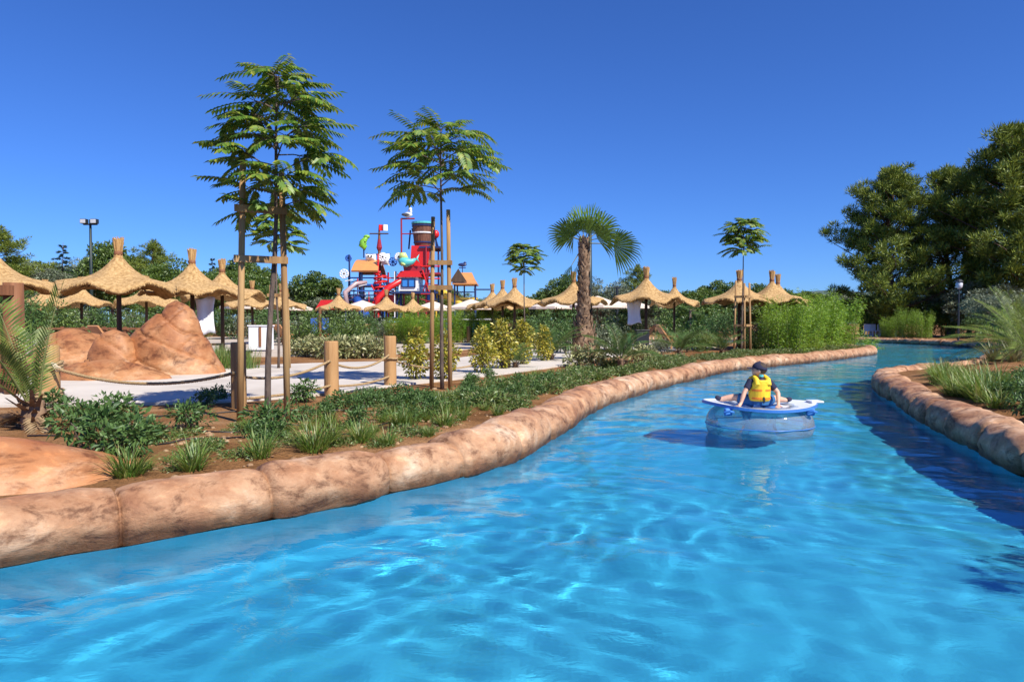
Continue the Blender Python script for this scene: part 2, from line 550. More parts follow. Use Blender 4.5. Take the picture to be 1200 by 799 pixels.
path_poly(FARPAVE, 0.15, 0.328, 'terrace_pavement', solid('terrace', [(0.40, 0.33, 0.26), (0.52, 0.45, 0.37)], scale=0.7, rough=0.9))

# pool floor and the rendered side walls below the water
M_POOL = solid('pool_paint', [(0.062, 0.42, 0.66), (0.088, 0.49, 0.72)], scale=0.5, rough=0.6, bump=0.0)
POOLZ = -0.85
fl = MB().add([(-12, -8, POOLZ), (32, -8, POOLZ), (32, 60, POOLZ), (-12, 60, POOLZ)], [(0, 1, 2, 3)]).build('pool_floor', M_POOL)
tag(fl, kind='structure')
def side_wall(path, name):
    n = len(path)
    V = [(p[0], p[1], POOLZ - 0.05) for p in path] + [(p[0], p[1], -0.03) for p in path]
    o = MB().add(V, [(i, i+1, i+n+1, i+n) for i in range(n-1)]).build(name, M_POOL, smooth=True)
    return tag(o, kind='structure')
walls = [side_wall(LEFT, 'pool_wall'), side_wall(FAR, 'pool_wall'), side_wall(RIGHT, 'pool_wall')]

# water: a real rippled surface
wr = np.random.default_rng(29)
WV = []
for lam, amp, n in ((2.6, 0.0042, 6), (1.3, 0.0046, 8), (0.80, 0.0032, 10), (0.5, 0.0018, 10), (0.27, 0.0009, 12), (0.17, 0.00025, 12)):
    for i in range(n):
        th = R(60) + wr.normal() * (1.0 if lam > 2 else 2.2)
        l = lam * (0.8 + 0.45 * wr.random())
        WV.append((2*PI/l*math.cos(th), 2*PI/l*math.sin(th), wr.random()*2*PI, amp * (0.6 + 0.8*wr.random()) * 0.55))
def water_z(X, Y):
    Z = np.zeros_like(X)
    wx = X + 0.18*np.sin(0.9*Y + 0.5*X) + 0.10*np.sin(2.1*Y - 1.3*X)
    wy = Y + 0.18*np.sin(0.8*X - 0.6*Y + 1) + 0.10*np.sin(1.9*X + 1.5*Y)
    env = 0.75 + 0.45*np.sin(0.55*X+0.7*Y+1)*np.sin(0.8*X-0.45*Y) 
    for kx, ky, ph, a in WV:
        Z += a * np.sin(kx*wx + ky*wy + ph)
    return Z * env
wxs = np.concatenate([np.arange(-9, -4.2, 0.15), np.arange(-4.2, 8.0, 0.045), np.arange(8.0, 30, 0.15)])
wys = [-7.0]
while wys[-1] < 57: wys.append(wys[-1] + (0.15 if wys[-1] < 1.5 else min(0.22, max(0.045, 0.0045 * wys[-1]))))
def m_water():
    m, nt, out = nodes('water')
    g = nt.nodes.new('ShaderNodeBsdfGlass')
    g.inputs['Color'].default_value = (0.74, 0.96, 1.0, 1)
    g.inputs['IOR'].default_value = 1.33
    g.inputs['Roughness'].default_value = 0.0
    b = nt.nodes.new('ShaderNodeBump'); b.inputs['Strength'].default_value = 0.25; b.inputs['Distance'].default_value = 0.02
    n = tex(nt, 'noise', 6.5, detail=3, dist=0.6, vec=(0.8, 1.3, 1))
    nt.links.new(n.outputs['Fac'], b.inputs['Height'])
    nt.links.new(b.outputs['Normal'], g.inputs['Normal'])
    nt.links.new(g.outputs[0], out.inputs['Surface'])
    return m
water = grid_mesh('water', wxs, np.array(wys), water_z, m_water())
tag(water, kind='structure')
water.cycles.is_caustics_caster = True
fl.cycles.is_caustics_receiver = True
for w in walls: w.cycles.is_caustics_receiver = True

# ------------------------------------------------------------------ coping: rounded stained concrete, cast in lengths of about a metre
PROF = [(0.06, -0.30), (0.015, -0.12), (-0.035, 0.02), (-0.055, 0.12), (-0.035, 0.22), (0.02, 0.295), (0.10, 0.345), (0.20, 0.37), (0.31, 0.37), (0.41, 0.345), (0.49, 0.29), (0.53, 0.2), (0.54, 0.05), (0.52, -0.15)]
_t = np.arange(len(PROF)); _q = np.linspace(0, len(PROF) - 1, 27)
PROF = list(zip(np.interp(_q, _t, [p[0] for p in PROF]), np.interp(_q, _t, [p[1] for p in PROF])))
def coping(name, path, side, label, seed, first=0.35, seg=(0.85, 1.2), joint_px=None, rough=1.0, hh=1.0):
    rg = random.Random(seed)
    d = np.concatenate([[0], np.cumsum(np.linalg.norm(np.diff(path, axis=0), axis=1))])
    total = d[-1]
    joints = [first]
    while joints[-1] < total: joints.append(joints[-1] + rg.uniform(*seg))
    st = [0.0]
    for a, b in zip([0] + joints, joints):
        L = b - a
        if L < 0.15: continue
        k = 17
        ins = [a + L * (0.06 + 0.88 * i / (k - 1)) for i in range(k)]
        st += [a + 0.008, a + 0.022] + ins + [b - 0.022, b - 0.008, b]
    st = sorted(s for s in set(st) if s <= total)
    J = np.array([0] + joints)
    V, n = [], len(PROF)
    segscale = {}
    for s in st:
        x = np.interp(s, d, path[:, 0]); y = np.interp(s, d, path[:, 1])
        e = 0.25
        tx = np.interp(min(s+e, total), d, path[:, 0]) - np.interp(max(s-e, 0), d, path[:, 0])
        ty = np.interp(min(s+e, total), d, path[:, 1]) - np.interp(max(s-e, 0), d, path[:, 1])
        l = math.hypot(tx, ty); tx /= l; ty /= l
        ox, oy = (-ty * side, tx * side)
        k = int(np.searchsorted(J, s, side='right'))
        if k not in segscale: segscale[k] = (rg.uniform(-0.02, 0.03), rg.uniform(-0.015, 0.02))
        dj = float(np.min(np.abs(J - s)))
        groove = 0.038 * math.exp(-(dj / 0.018) ** 2) + 0.018 * math.exp(-(dj / 0.10) ** 2)
        cen = (0.25, 0.05)
        for (u, z) in PROF:
            du, dz = u - cen[0], z - cen[1]
            rl = math.hypot(du, dz)
            q = Vector((x + u * ox, y + u * oy, z))
            nz = mnoise.fractal(q * 1.7, 1.0, 2.0, 3) * 0.026 * rough + mnoise.noise(q * 5.5) * 0.012 * rough + mnoise.noise(q * 13) * 0.005
            ridg = -abs(mnoise.noise(Vector((q.x*2.1, q.y*2.1, q.z*6 + seed)))) * 0.022 * rough
            g = -groove + nz + ridg + segscale[k][0]
            f = (rl + g) / rl
            uu, zz = cen[0] + du * f, cen[1] + dz * f * hh + segscale[k][1] * (z > 0.1)
            V.append((x + uu * ox, y + uu * oy, zz))
    m = len(st)
    Fc = []
    for i in range(m - 1):
        for k in range(n - 1):
            q = (i*n+k, i*n+k+1, (i+1)*n+k+1, (i+1)*n+k)
            Fc.append(q if side > 0 else q[::-1])
    Fc += [tuple(range(n)), tuple((m-1)*n + k for k in range(n))]
    o = MB().add(V, Fc).build(name, M_COPING, smooth=True)
    return tag(o, label, 'coping', 'river copings')

coping('river_coping', LEFT, 1, 'long rounded tan concrete coping along the left bank, in front of the soil bed', 3, first=0.14)
coping('river_coping', RIGHT, 1, 'curving brownish coping round the grassy right bank, its water side in shade', 5, rough=1.9)
coping('river_coping', FAR, 1, 'far low dark coping at the bend under the bamboos and olives', 8)

# far hill on the horizon
hm = MB()
hx = np.linspace(60, 620, 90)
hv = []
for x in hx:
    t = (x - 60) / 560
    h = 0.5 + 33 * math.sin(PI * t) ** 1.1 * (1 + 0.10 * math.sin(x * 0.017 + 1) + 0.05 * math.sin(x * 0.043))
    for j in range(9):
        s_ = j / 8
        hv.append((x, 620 + 240 * s_, h * math.sin(PI * s_) - 0.2))
i = np.arange(89)[:, None] * 9 + np.arange(8)[None, :]
hm.add(np.array(hv), np.stack([i, i + 9, i + 10, i + 1], -1).reshape(-1, 4))
tag(hm.build('hill', solid('hillside', [(0.05, 0.085, 0.085), (0.08, 0.12, 0.10)], scale=0.05, rough=1.0, bump=0.6, bscale=0.3, bdist=2), smooth=True), kind='structure')
# ------------------------------------------------------------------ plants: prototypes
L_AIL = leafmat('ailanthus_leaf', (0.042, 0.12, 0.018), (0.155, 0.28, 0.032), trans=0.40, third=(0.30, 0.34, 0.04), gloss=.04)
L_PALM = leafmat('fan_palm_leaf', (0.05, 0.12, 0.018), (0.16, 0.27, 0.04), trans=0.35, gloss=0.03)
L_DATE = leafmat('date_palm_leaf', (0.07, 0.13, 0.03), (0.21, 0.28, 0.055), trans=0.3, gloss=0.03)
L_DATEDARK = leafmat('young_palm_leaf', (0.03, 0.08, 0.022), (0.10, 0.17, 0.04), trans=0.25, gloss=0.03)
L_DRY = leafmat('dry_leaf', (0.16, 0.10, 0.05), (0.34, 0.24, 0.13), trans=0.15, gloss=0.02)
L_PINE = leafmat('pine_needle', (0.036, 0.08, 0.014), (0.22, 0.27, 0.035), trans=0.15, gloss=0.03)
L_CEDAR = leafmat('cedar_needle', (0.018, 0.045, 0.035), (0.05, 0.09, 0.065), trans=0.15, gloss=0.03)
L_BROAD = leafmat('broad_leaf', (0.036, 0.09, 0.016), (0.14, 0.22, 0.03), trans=0.32)
L_LIME = leafmat('lime_leaf', (0.06, 0.13, 0.015), (0.16, 0.24, 0.03), trans=0.38)
L_OLIVE = leafmat('olive_leaf', (0.06, 0.09, 0.04), (0.19, 0.225, 0.13), trans=0.15, gloss=0.08)
L_BAMBOO = leafmat('bamboo_leaf', (0.08, 0.19, 0.012), (0.26, 0.42, 0.03), trans=0.42, gloss=.04)
L_YELLOW = leafmat('golden_leaf', (0.10, 0.14, 0.015), (0.44, 0.40, 0.035), trans=0.30, third=(0.62, 0.52, 0.08))
L_VARIEG = leafmat('variegated_leaf', (0.06, 0.10, 0.03), (0.34, 0.34, 0.13), trans=0.25, third=(0.46, 0.45, 0.22))
L_DARK = leafmat('dark_shrub_leaf', (0.032, 0.085, 0.02), (0.11, 0.20, 0.05), trans=0.25, gloss=0.035)
L_GRASS = leafmat('grass_blade', (0.05, 0.13, 0.014), (0.17, 0.28, 0.035), trans=0.32, third=(0.30, 0.30, 0.09))
L_COVER = leafmat('ground_cover_leaf', (0.045, 0.11, 0.016), (0.15, 0.23, 0.04), trans=0.3, third=(0.24, 0.22, 0.08))
L_AGAVE = leafmat('strap_leaf', (0.12, 0.15, 0.06), (0.30, 0.27, 0.13), trans=0.2, gloss=0.05)

def frond_pinnate(leaf, stem, base, az, elev, L, droop, pairs, ll, lw, r0=0.006, v=0.35, rng=random, tip=True, hang=0.25):
    """pinnate leaf: rachis with paired leaflets"""
    p = Vector(base); ang = elev
    pts = [p.copy()]
    n = 9
    for i in range(n):
        p = p + Vector((math.cos(az) * math.cos(ang), math.sin(az) * math.cos(ang), math.sin(ang))) * (L / n)
        ang -= droop / n
        pts.append(p.copy())
    stem.tube(pts, [r0 * (1 - 0.75 * i / n) for i in range(n + 1)], n=4, cap=False)
    P, A, N, LL, WW = [], [], [], [], []
    for i in range(pairs):
        t = 0.12 + 0.88 * (i + 0.5) / pairs
        f = t * n; k = min(n - 1, int(f)); fr = f - k
        q = pts[k].lerp(pts[k+1], fr)
        tv = (pts[k+1] - pts[k]).normalized()
        side = Vector((-math.sin(az), math.cos(az), 0))
        nr = side.cross(tv); 
        if nr.z < 0: nr = -nr
        for s in (-1, 1):
            a = side * s * 1.0 + tv * (0.45 + 0.4 * t) + nr * v
            a.z -= hang
            P.append(q); A.append(a); N.append(nr + side * (-s * v))
            sc = (0.55 + 1.6 * t * (1.15 - t)) * rng.uniform(0.85, 1.12)
            LL.append(ll * min(1.05, sc)); WW.append(lw)
    if tip:
        P.append(pts[-1]); A.append(tv); N.append(nr); LL.append(ll * 0.8); WW.append(lw)
    leaf.leaves([tuple(a) for a in P], [tuple(a) for a in A], [tuple(a) for a in N], LL, WW, fold=0.12, droop=0.08)

def staked_tree(name, seed, H, crown_h, spread, nb, lw=0.045, ll=0.125, fl=(0.42, 0.68)):
    """slim young tree with layered pinnate leaves; trunk + crown"""
    rg = random.Random(seed)
    root = thing(name, 'young tree', 'tree')
    tr, lf, st = MB(), MB(), MB()
    lean = (rg.uniform(-.05, .05), rg.uniform(-.05, .05))
    def tp(z): return Vector((lean[0] * z / H + 0.02 * math.sin(z * 2), lean[1] * z / H, z))
    tr.tube([tp(H * i / 12) for i in range(13)], [0.042 * (1 - 0.72 * i / 12) for i in range(13)], n=8)
    z0 = H - crown_h
    for b in range(nb):
        t = (b + rg.random()) / nb
        z = z0 + crown_h * t * 0.94
        az = b * 2.399 + rg.uniform(-.4, .4)
        reach = spread * (0.30 + 0.62 * math.sin(PI * (0.22 + 0.62 * t))) * rg.uniform(0.55, 1.0) * 0.55
        p0 = tp(z); p1 = p0 + Vector((math.cos(az) * reach, math.sin(az) * reach, reach * rg.uniform(0.15, 0.55)))
        st.tube([p0, p0.lerp(p1, 0.5) + Vector((0, 0, 0.02)), p1], [0.012, 0.009, 0.005], n=4, cap=False)
        k = rg.randint(4, 6)
        for j in range(k):
            a2 = az + (j - (k - 1) / 2) * rg.uniform(0.55, 0.85) + rg.uniform(-.2, .2)
            base = p0.lerp(p1, rg.uniform(0.55, 1.0))
            frond_pinnate(lf, st, base, a2, rg.uniform(0.0, 0.55), rg.uniform(*fl) * spread * 0.95, rg.uniform(0.5, 1.15), rg.randint(9, 12), ll * rg.uniform(.85, 1.15), lw, r0=0.0045, v=0.12, rng=rg, hang=0.55)
    for j in range(9):                                       # top whorl
        frond_pinnate(lf, st, tp(H - 0.02), j * 0.7 + rg.random(), rg.uniform(0.35, 0.9), rg.uniform(*fl) * spread * 0.8, rg.uniform(0.7, 1.3), 10, ll, lw, r0=0.0045, v=0.12, rng=rg, hang=0.5)
    tr.build('trunk', M_BARK, root, smooth=True)
    c = lf.build('crown', L_AIL, root)
    st.build('twigs', M_BARK, c)
    return root

def make_tree(name, seed, H, trunk_r, clumps, n, L, W, lmat, bmat=M_BARK, crown_name='crown', up=0.5, tri=False, out=0.7, shell=0.45, droop=0.1, limbs=True, twigs=0.5):
    rg = random.Random(seed)
    root = thing(name, 'tree', 'tree')
    tr = MB()
    top = H * 0.82
    tp = [Vector((rg.uniform(-.5, .5) * trunk_r * 2 * i / 6, rg.uniform(-.5, .5) * trunk_r * 2 * i / 6, top * i / 6)) for i in range(7)]
    tr.tube(tp, [trunk_r * (1.25 if i == 0 else 1) * (1 - 0.8 * i / 6) for i in range(7)], n=9)
    if limbs:
        for c in clumps:
            e = Vector(c[0]); h = max(0.15 * H, e.z * 0.72 - 0.25 * math.hypot(e.x, e.y))
            f = min(5.99, h / top * 6); k = int(max(0, f)); s = tp[k].lerp(tp[k+1], f - k)
            r = trunk_r * (1 - 0.8 * f / 6) * 0.45
            tr.tube([s, s.lerp(e, 0.5) + Vector((0, 0, -0.03 * H)), e], [r, r * .6, r * .2], n=5, cap=False)
    tr.build('trunk', bmat, root, smooth=True)
    lf = MB()
    cloud(lf, clumps, n, L, W, rng=np.random.default_rng(seed), up=up, tri=tri, out=out, shell=shell, droop=droop)
    lf.build(crown_name, lmat, root)
    return root

def blob_clumps(seed, c, r, n, rr, zmin=0.0):
    """clump centres over and in an ellipsoid"""
    rg = random.Random(seed); out = []
    for i in range(n):
        while True:
            d = Vector((rg.uniform(-1, 1), rg.uniform(-1, 1), rg.uniform(-1, 1)))
            if 0.15 < d.length < 1: break
        d = d.normalized() * (0.35 + 0.65 * rg.random() ** 0.5) * rg.uniform(0.8, 1.12)
        p = (c[0] + d.x * r[0], c[1] + d.y * r[1], max(zmin, c[2] + d.z * r[2]))
        s = rg.uniform(*rr)
        out.append((p, (s, s, s * 0.75)))
    return out

def pine_tree(name, seed, H, width, n_br, n, base=0.12):
    """old pine: whorled boughs carrying tufts of needles, dark inside, ragged outline"""
    rg = random.Random(seed)
    rn = np.random.default_rng(seed)
    root = thing(name, 'pine', 'tree')
    tr, lf = MB(), MB()
    tp = [Vector((0.25 * math.sin(i * 0.9 + seed), 0.25 * math.cos(i * 1.1), H * 0.95 * i / 10)) for i in range(11)]
    tr.tube(tp, [0.32 * H / 14 * (1 - 0.88 * i / 10) + 0.02 for i in range(11)], n=9)
    tufts = []
    for b in range(n_br):
        t = (b + rg.random()) / n_br
        z = H * (base + (0.95 - base) * t)
        w = width * (math.sin(PI * min(1, 0.30 + 0.70 * t)) ** 0.8) * rg.uniform(0.55, 1.1) * (1 if t > 0.08 else 0.75)
        az = b * 2.399 + rg.uniform(-.5, .5)
        f = min(9.99, z / (H * .95) * 10); k = int(f); s = tp[k].lerp(tp[k+1], f - k)
        rise = rg.uniform(-0.05, 0.28) + 0.45 * t
        pts = [s]
        for j in range(1, 6):
            u = j / 5
            pts.append(s + Vector((math.cos(az + 0.15 * math.sin(3 * u)) * w * u, math.sin(az + 0.15 * math.sin(3*u)) * w * u, w * (rise * u + 0.12 * u * u) + 0.1 * math.sin(b + 3 * u))))
        tr.tube(pts, [0.085 * H / 14 * (1 - 0.8 * j / 5) * (1.1 - 0.6 * t) for j in range(6)], n=5, cap=False)
        m = int(4 + 7 * w / width)
        for j in range(m):
            u = 0.30 + 0.72 * (j + rg.random()) / m
            q = s.lerp(pts[-1], min(1.05, u)); q.z += w * 0.12 * u * u * 0.6
            sp = 0.42 * w * (1.1 - 0.55 * u) * rg.uniform(-1, 1)
            q += Vector((-math.sin(az) * sp, math.cos(az) * sp, rg.uniform(-.2, .45)))
            tufts.append((tuple(q), rg.uniform(0.30, 0.62) * H / 14))
    C = np.array([c for c, _ in tufts]); S = np.array([s for _, s in tufts])
    idx = rn.choice(len(tufts), n, p=S**2 / (S**2).sum())
    d = unit(n, rn); d[:, 2] = d[:, 2] * 0.75 + 0.18
    rad = (0.15 + 0.85 * rn.random(n) ** 0.7)[:, None]
    P = C[idx] + d * rad * S[idx][:, None]
    A = d + unit(n, rn) * 0.45; A[:, 2] += 0.45
    N = unit(n, rn)
    lf.leaves(P, A, N, 0.34 * H / 14 * (0.7 + 0.6 * rn.random(n)), 0.075 * H / 14, tri=True)
    tr.build('trunk', M_PINEBARK, root, smooth=True)
    lf.build('crown', L_PINE, root)
    return root

def cedar_tree(name, seed, H, width, n):
    rg = random.Random(seed); rn = np.random.default_rng(seed)
    root = thing(name, 'cedar', 'tree')
    tr, lf = MB(), MB()
    tr.tube([(0.15 * math.sin(i), 0, H * i / 8) for i in range(9)], [0.16 * (1 - 0.93 * i / 8) for i in range(9)], n=7)
    P, A = [], []
    nb = 46
    for b in range(nb):
        t = (b / nb) ** 0.85
        z = H * (0.10 + 0.88 * t); w = width * (1 - t) ** 0.8 * rg.uniform(0.6, 1.1) + 0.12
        az = b * 2.399
        e = Vector((math.cos(az) * w, math.sin(az) * w, z - 0.10 * w + rg.uniform(-.1, .15)))
        s = Vector((0, 0, z))
        tr.tube([s, s.lerp(e, .5) + Vector((0, 0, .08 * w)), e], [0.03, .02, .008], n=4, cap=False)
        k = int(n / nb * (0.4 + 1.1 * (1 - t)))
        for j in range(k):
            u = rg.uniform(0.15, 1.05)
            q = s.lerp(e, u); sp = rg.uniform(-1, 1) * 0.33 * w * (1.15 - u)
            q += Vector((-math.sin(az) * sp, math.cos(az) * sp, 0.08 * w * math.sin(PI * u) + rg.uniform(-.07, .09)))
            P.append(tuple(q)); A.append((math.cos(az) + rg.uniform(-.8, .8), math.sin(az) + rg.uniform(-.8, .8), rg.uniform(-.2, .5)))
    lf.leaves(P, A, unit(len(P), rn) + np.array([0, 0, .8]), 0.28, 0.07, tri=True)
    tr.build('trunk', M_PINEBARK, root, smooth=True)
    lf.build('crown', L_CEDAR, root)
    return root

def bamboo(name, seed, H, spread, culms, n, lmat=L_BAMBOO):
    rg = random.Random(seed); rn = np.random.default_rng(seed)
    root = thing(name, 'bamboo', 'bamboo')
    st, lf = MB(), MB()
    P, A = [], []
    for c in range(culms):
        a = rg.uniform(0, 2 * PI); r = spread * math.sqrt(rg.random()) * 0.7
        b = Vector((math.cos(a) * r, math.sin(a) * r, 0)); h = H * rg.uniform(0.55, 1.0) * (1.05 - 0.25 * r / spread)
        la = a + rg.uniform(-.6, .6); le = rg.uniform(0.05, 0.33) * h
        pts = [b + Vector((math.cos(la) * le * (i/6)**2, math.sin(la) * le * (i/6)**2, h * (i / 6) * (1 - 0.08 * (i/6)**2))) for i in range(7)]
        st.tube(pts, [0.014 * (1 - 0.8 * i / 6) for i in range(7)], n=4, cap=False)
        for j in range(n // culms):
            u = rg.uniform(0.06, 1.0); f = u * 6; k = min(5, int(f)); q = pts[k].lerp(pts[k+1], f - k)
            aa = rg.uniform(0, 2 * PI); ro = rg.uniform(0.02, 0.30) * (1.15 - 0.75 * u) * (H / 2.4) ** .5
            q = q + Vector((math.cos(aa) * ro, math.sin(aa) * ro, rg.uniform(-.05, .12)))
            P.append(tuple(q)); A.append((math.cos(aa), math.sin(aa), rg.uniform(-0.5, 0.9)))
    N = unit(len(P), rn); N[:, 2] = np.abs(N[:, 2]) + .3
    lf.leaves(P, A, N, 0.125 * (0.7 + 0.7 * rn.random(len(P))), 0.026, droop=0.25)
    st.build('culms', solid('bamboo_culm', [(0.10, 0.13, 0.03), (0.2, 0.2, 0.06)], rough=0.5), root)
    lf.build('foliage', lmat, root)
    return root

def shrub(name, cat, seed, clumps, n, L, W, lmat, stems=5, H=0.8, up=0.5, out=0.8, stem_r=0.012, droop=0.1):
    rg = random.Random(seed)
    root = thing(name, 'shrub', cat)
    st = MB()
    for i in range(stems):
        e = Vector(rg.choice(clumps)[0])
        b = Vector((rg.uniform(-.05, .05), rg.uniform(-.05, .05), -0.03))
        st.tube([b, b.lerp(e, .5) + Vector((rg.uniform(-.04, .04), rg.uniform(-.04, .04), 0)), e], [stem_r, stem_r * .7, stem_r * .3], n=5, cap=False)
    st.build('stem', M_BARK, root)
    lf = MB()
    cloud(lf, clumps, n, L, W, rng=np.random.default_rng(seed), shell=0.3, up=up, out=out, droop=droop)
    lf.build('foliage', lmat, root)
    return root

def tuft(seed, n, L, w, spread, lean=0.5, droop=1.0, lmat=L_GRASS, name='grass_tuft', cat='grass'):
    rg = random.Random(seed)
    mb = MB()
    for i in range(n):
        a = rg.uniform(0, 2 * PI); r = spread * rg.random() ** 0.7
        mb.blade((math.cos(a) * r, math.sin(a) * r, -0.02), a + rg.uniform(-.9, .9), L * rg.uniform(0.5, 1.05), w * rg.uniform(.7, 1.2), rg.uniform(0.02, lean), rg.uniform(0.25, droop), seg=4)
    o = mb.build(name, lmat)
    return tag(o, 'tuft', cat)

# ---- staked trees ------------------------------------------------------------
def stakes(x, y, spread, h, azs, rails, label, wob=0.0):
    """two or three timber stakes tied round a young trunk, with cross rails"""
    z = gz(x, y)
    root = thing('tree_support', label, 'tree support', (x, y, z))
    P = []
    rg = random.Random(int(abs(x * 100)))
    for dx, dy in azs:
        top = Vector((dx * 0.80, dy * 0.80, h * rg.uniform(0.96, 1.03)))
        s = MB(); s.tube([(dx, dy, -0.15), (dx*.93, dy*.93, h * .4), tuple(top)], [0.041, 0.039, 0.036], n=10)
        s.build('stake', M_STAKE, root, smooth=True)
        P.append((Vector((dx, dy, 0)), top))
    for hz in rails:
        for i in range(len(P) - 1):
            a = P[i][0].lerp(P[i][1], hz / h); b = P[i+1][0].lerp(P[i+1][1], hz / h); a.z = b.z = hz
            d = (b - a).normalized() * 0.07
            off = Vector((0, -0.055, 0))
            r = MB(); r.bar(a - d + off, b + d + off, 0.028, 0.085); r.build('rail', M_STAKE, root)
    return root

t1 = Kind(staked_tree('staked_tree', 21, 4.28, 1.80, 1.08, 26, lw=.055, ll=.135, fl=(.40, .62)))
t2 = Kind(staked_tree('staked_tree', 34, 4.72, 1.25, 1.45, 22, lw=.062, ll=.165, fl=(.40, .62)))
t3 = Kind(staked_tree('staked_tree', 55, 4.5, 1.15, 1.2, 20, lw=.075, ll=.16, fl=(.36, .58)))
T1 = at(313, 492); T2 = at(518, 455)
t1.place(T1[0], T1[1], gz(*T1), 0.6 + PI, (1.0, 1.0, 0.985), 'tallest young tree, slim dark trunk, between two stakes on the near left soil bed')
stakes(T1[0], T1[1], .3, 3.05, [(-0.26, -0.22), (0.23, 0.04)], (1.95, 2.55), 'pair of thick round stakes with cross slats around the tallest young tree')
t2.place(T2[0], T2[1], gz(*T2), 2.1, (1.0, 1.0, 1.0), 'second tall young tree, wide layered crown, in front of the water play tower')
stakes(T2[0], T2[1], .3, 3.25, [(-0.19, -0.05), (0.15, -0.02)], (1.85, 2.3), 'two straight stakes joined by short slats in front of the water play tower')
# the small tree seen between the first tree's stakes
x, y = atd(326, 17.5); t3.place(x, y, gz(x, y), 0.3, (0.82, 0.82, 0.90), 'thin young tree seen behind the stakes of the tallest tree')
x, y = atd(328, 17.5); stakes(x, y, .3, 2.1, [(-0.28, 0), (0.22, 0.05)], (1.9,), 'thin short stakes behind the tallest young tree')
x, y = atd(615, 29); t3.place(x, y, gz(x, y), 1.3, (0.90, 0.90, 0.98), 'small umbrella-shaped young tree left of the fan palm')
x, y = atd(869, 26.5); t3.place(x, y, gz(x, y), 4.0, (0.98, 0.98, 1.12), 'young tree with dark bluish crown standing in front of the right-hand thatched parasols')
stakes(x, y, .3, 2.75, [(-0.32, -0.1), (0.0, -0.35), (0.34, -0.05)], (1.1, 2.2), 'three slender stakes with slats around the dark crowned young tree on the right')
x, y = atd(928, 42); t3.place(x, y, gz(x, y), 5.0, (0.85, 0.85, 1.0), 'little distant young tree right of the two straw topknots')

# ---- fan palm ------------------------------------------------------------------
def fan_leaf(mb, st, base, az, elev, pet, R_, spread=2.2, segs=30, droop=0.3, roll=0.0):
    d = Vector((math.cos(az) * math.cos(elev), math.sin(az) * math.cos(elev), math.sin(elev)))
    hub = Vector(base) + d * pet + Vector((0, 0, -0.05 * pet))
    st.tube([base, Vector(base).lerp(hub, .5) + Vector((0, 0, .03)), hub], [0.022, 0.017, 0.011], n=5, cap=False)
    s = Vector((-math.sin(az), math.cos(az), 0)); n = s.cross(d)
    if n.z < 0: n = -n
    if roll: s, n = s * math.cos(roll) + n * math.sin(roll), n * math.cos(roll) - s * math.sin(roll)
    for i in range(segs):
        a = spread * (i / (segs - 1) * 2 - 1) * 0.5 * 1.05
        dirv = d * math.cos(a) + s * math.sin(a)
        L = R_ * (0.78 + 0.22 * math.cos(a)) * random.uniform(0.93, 1.05)
        w = 2 * L * 0.58 * math.tan(spread * 0.5 / (segs - 1)) * 1.05
        perp = (s * math.cos(a) - d * math.sin(a))
        up = n * (0.02 * (1 if i % 2 else -1))
        p1 = hub + dirv * L * 0.58 + up - Vector((0, 0, droop * 0.10 * L))
        p2 = hub + dirv * L * 0.84 - Vector((0, 0, droop * 0.30 * L)) 
        p3 = hub + dirv * L * 0.97 - Vector((0, 0, droop * 0.62 * L + random.uniform(0, .05)))
        V = [hub, p1 - perp * w / 2, p1 + perp * w / 2, p2 - perp * w * .24, p2 + perp * w * .24, p3]
        mb.add([tuple(v) for v in V], [(0, 1, 2), (1, 3, 4, 2), (3, 5, 4)])

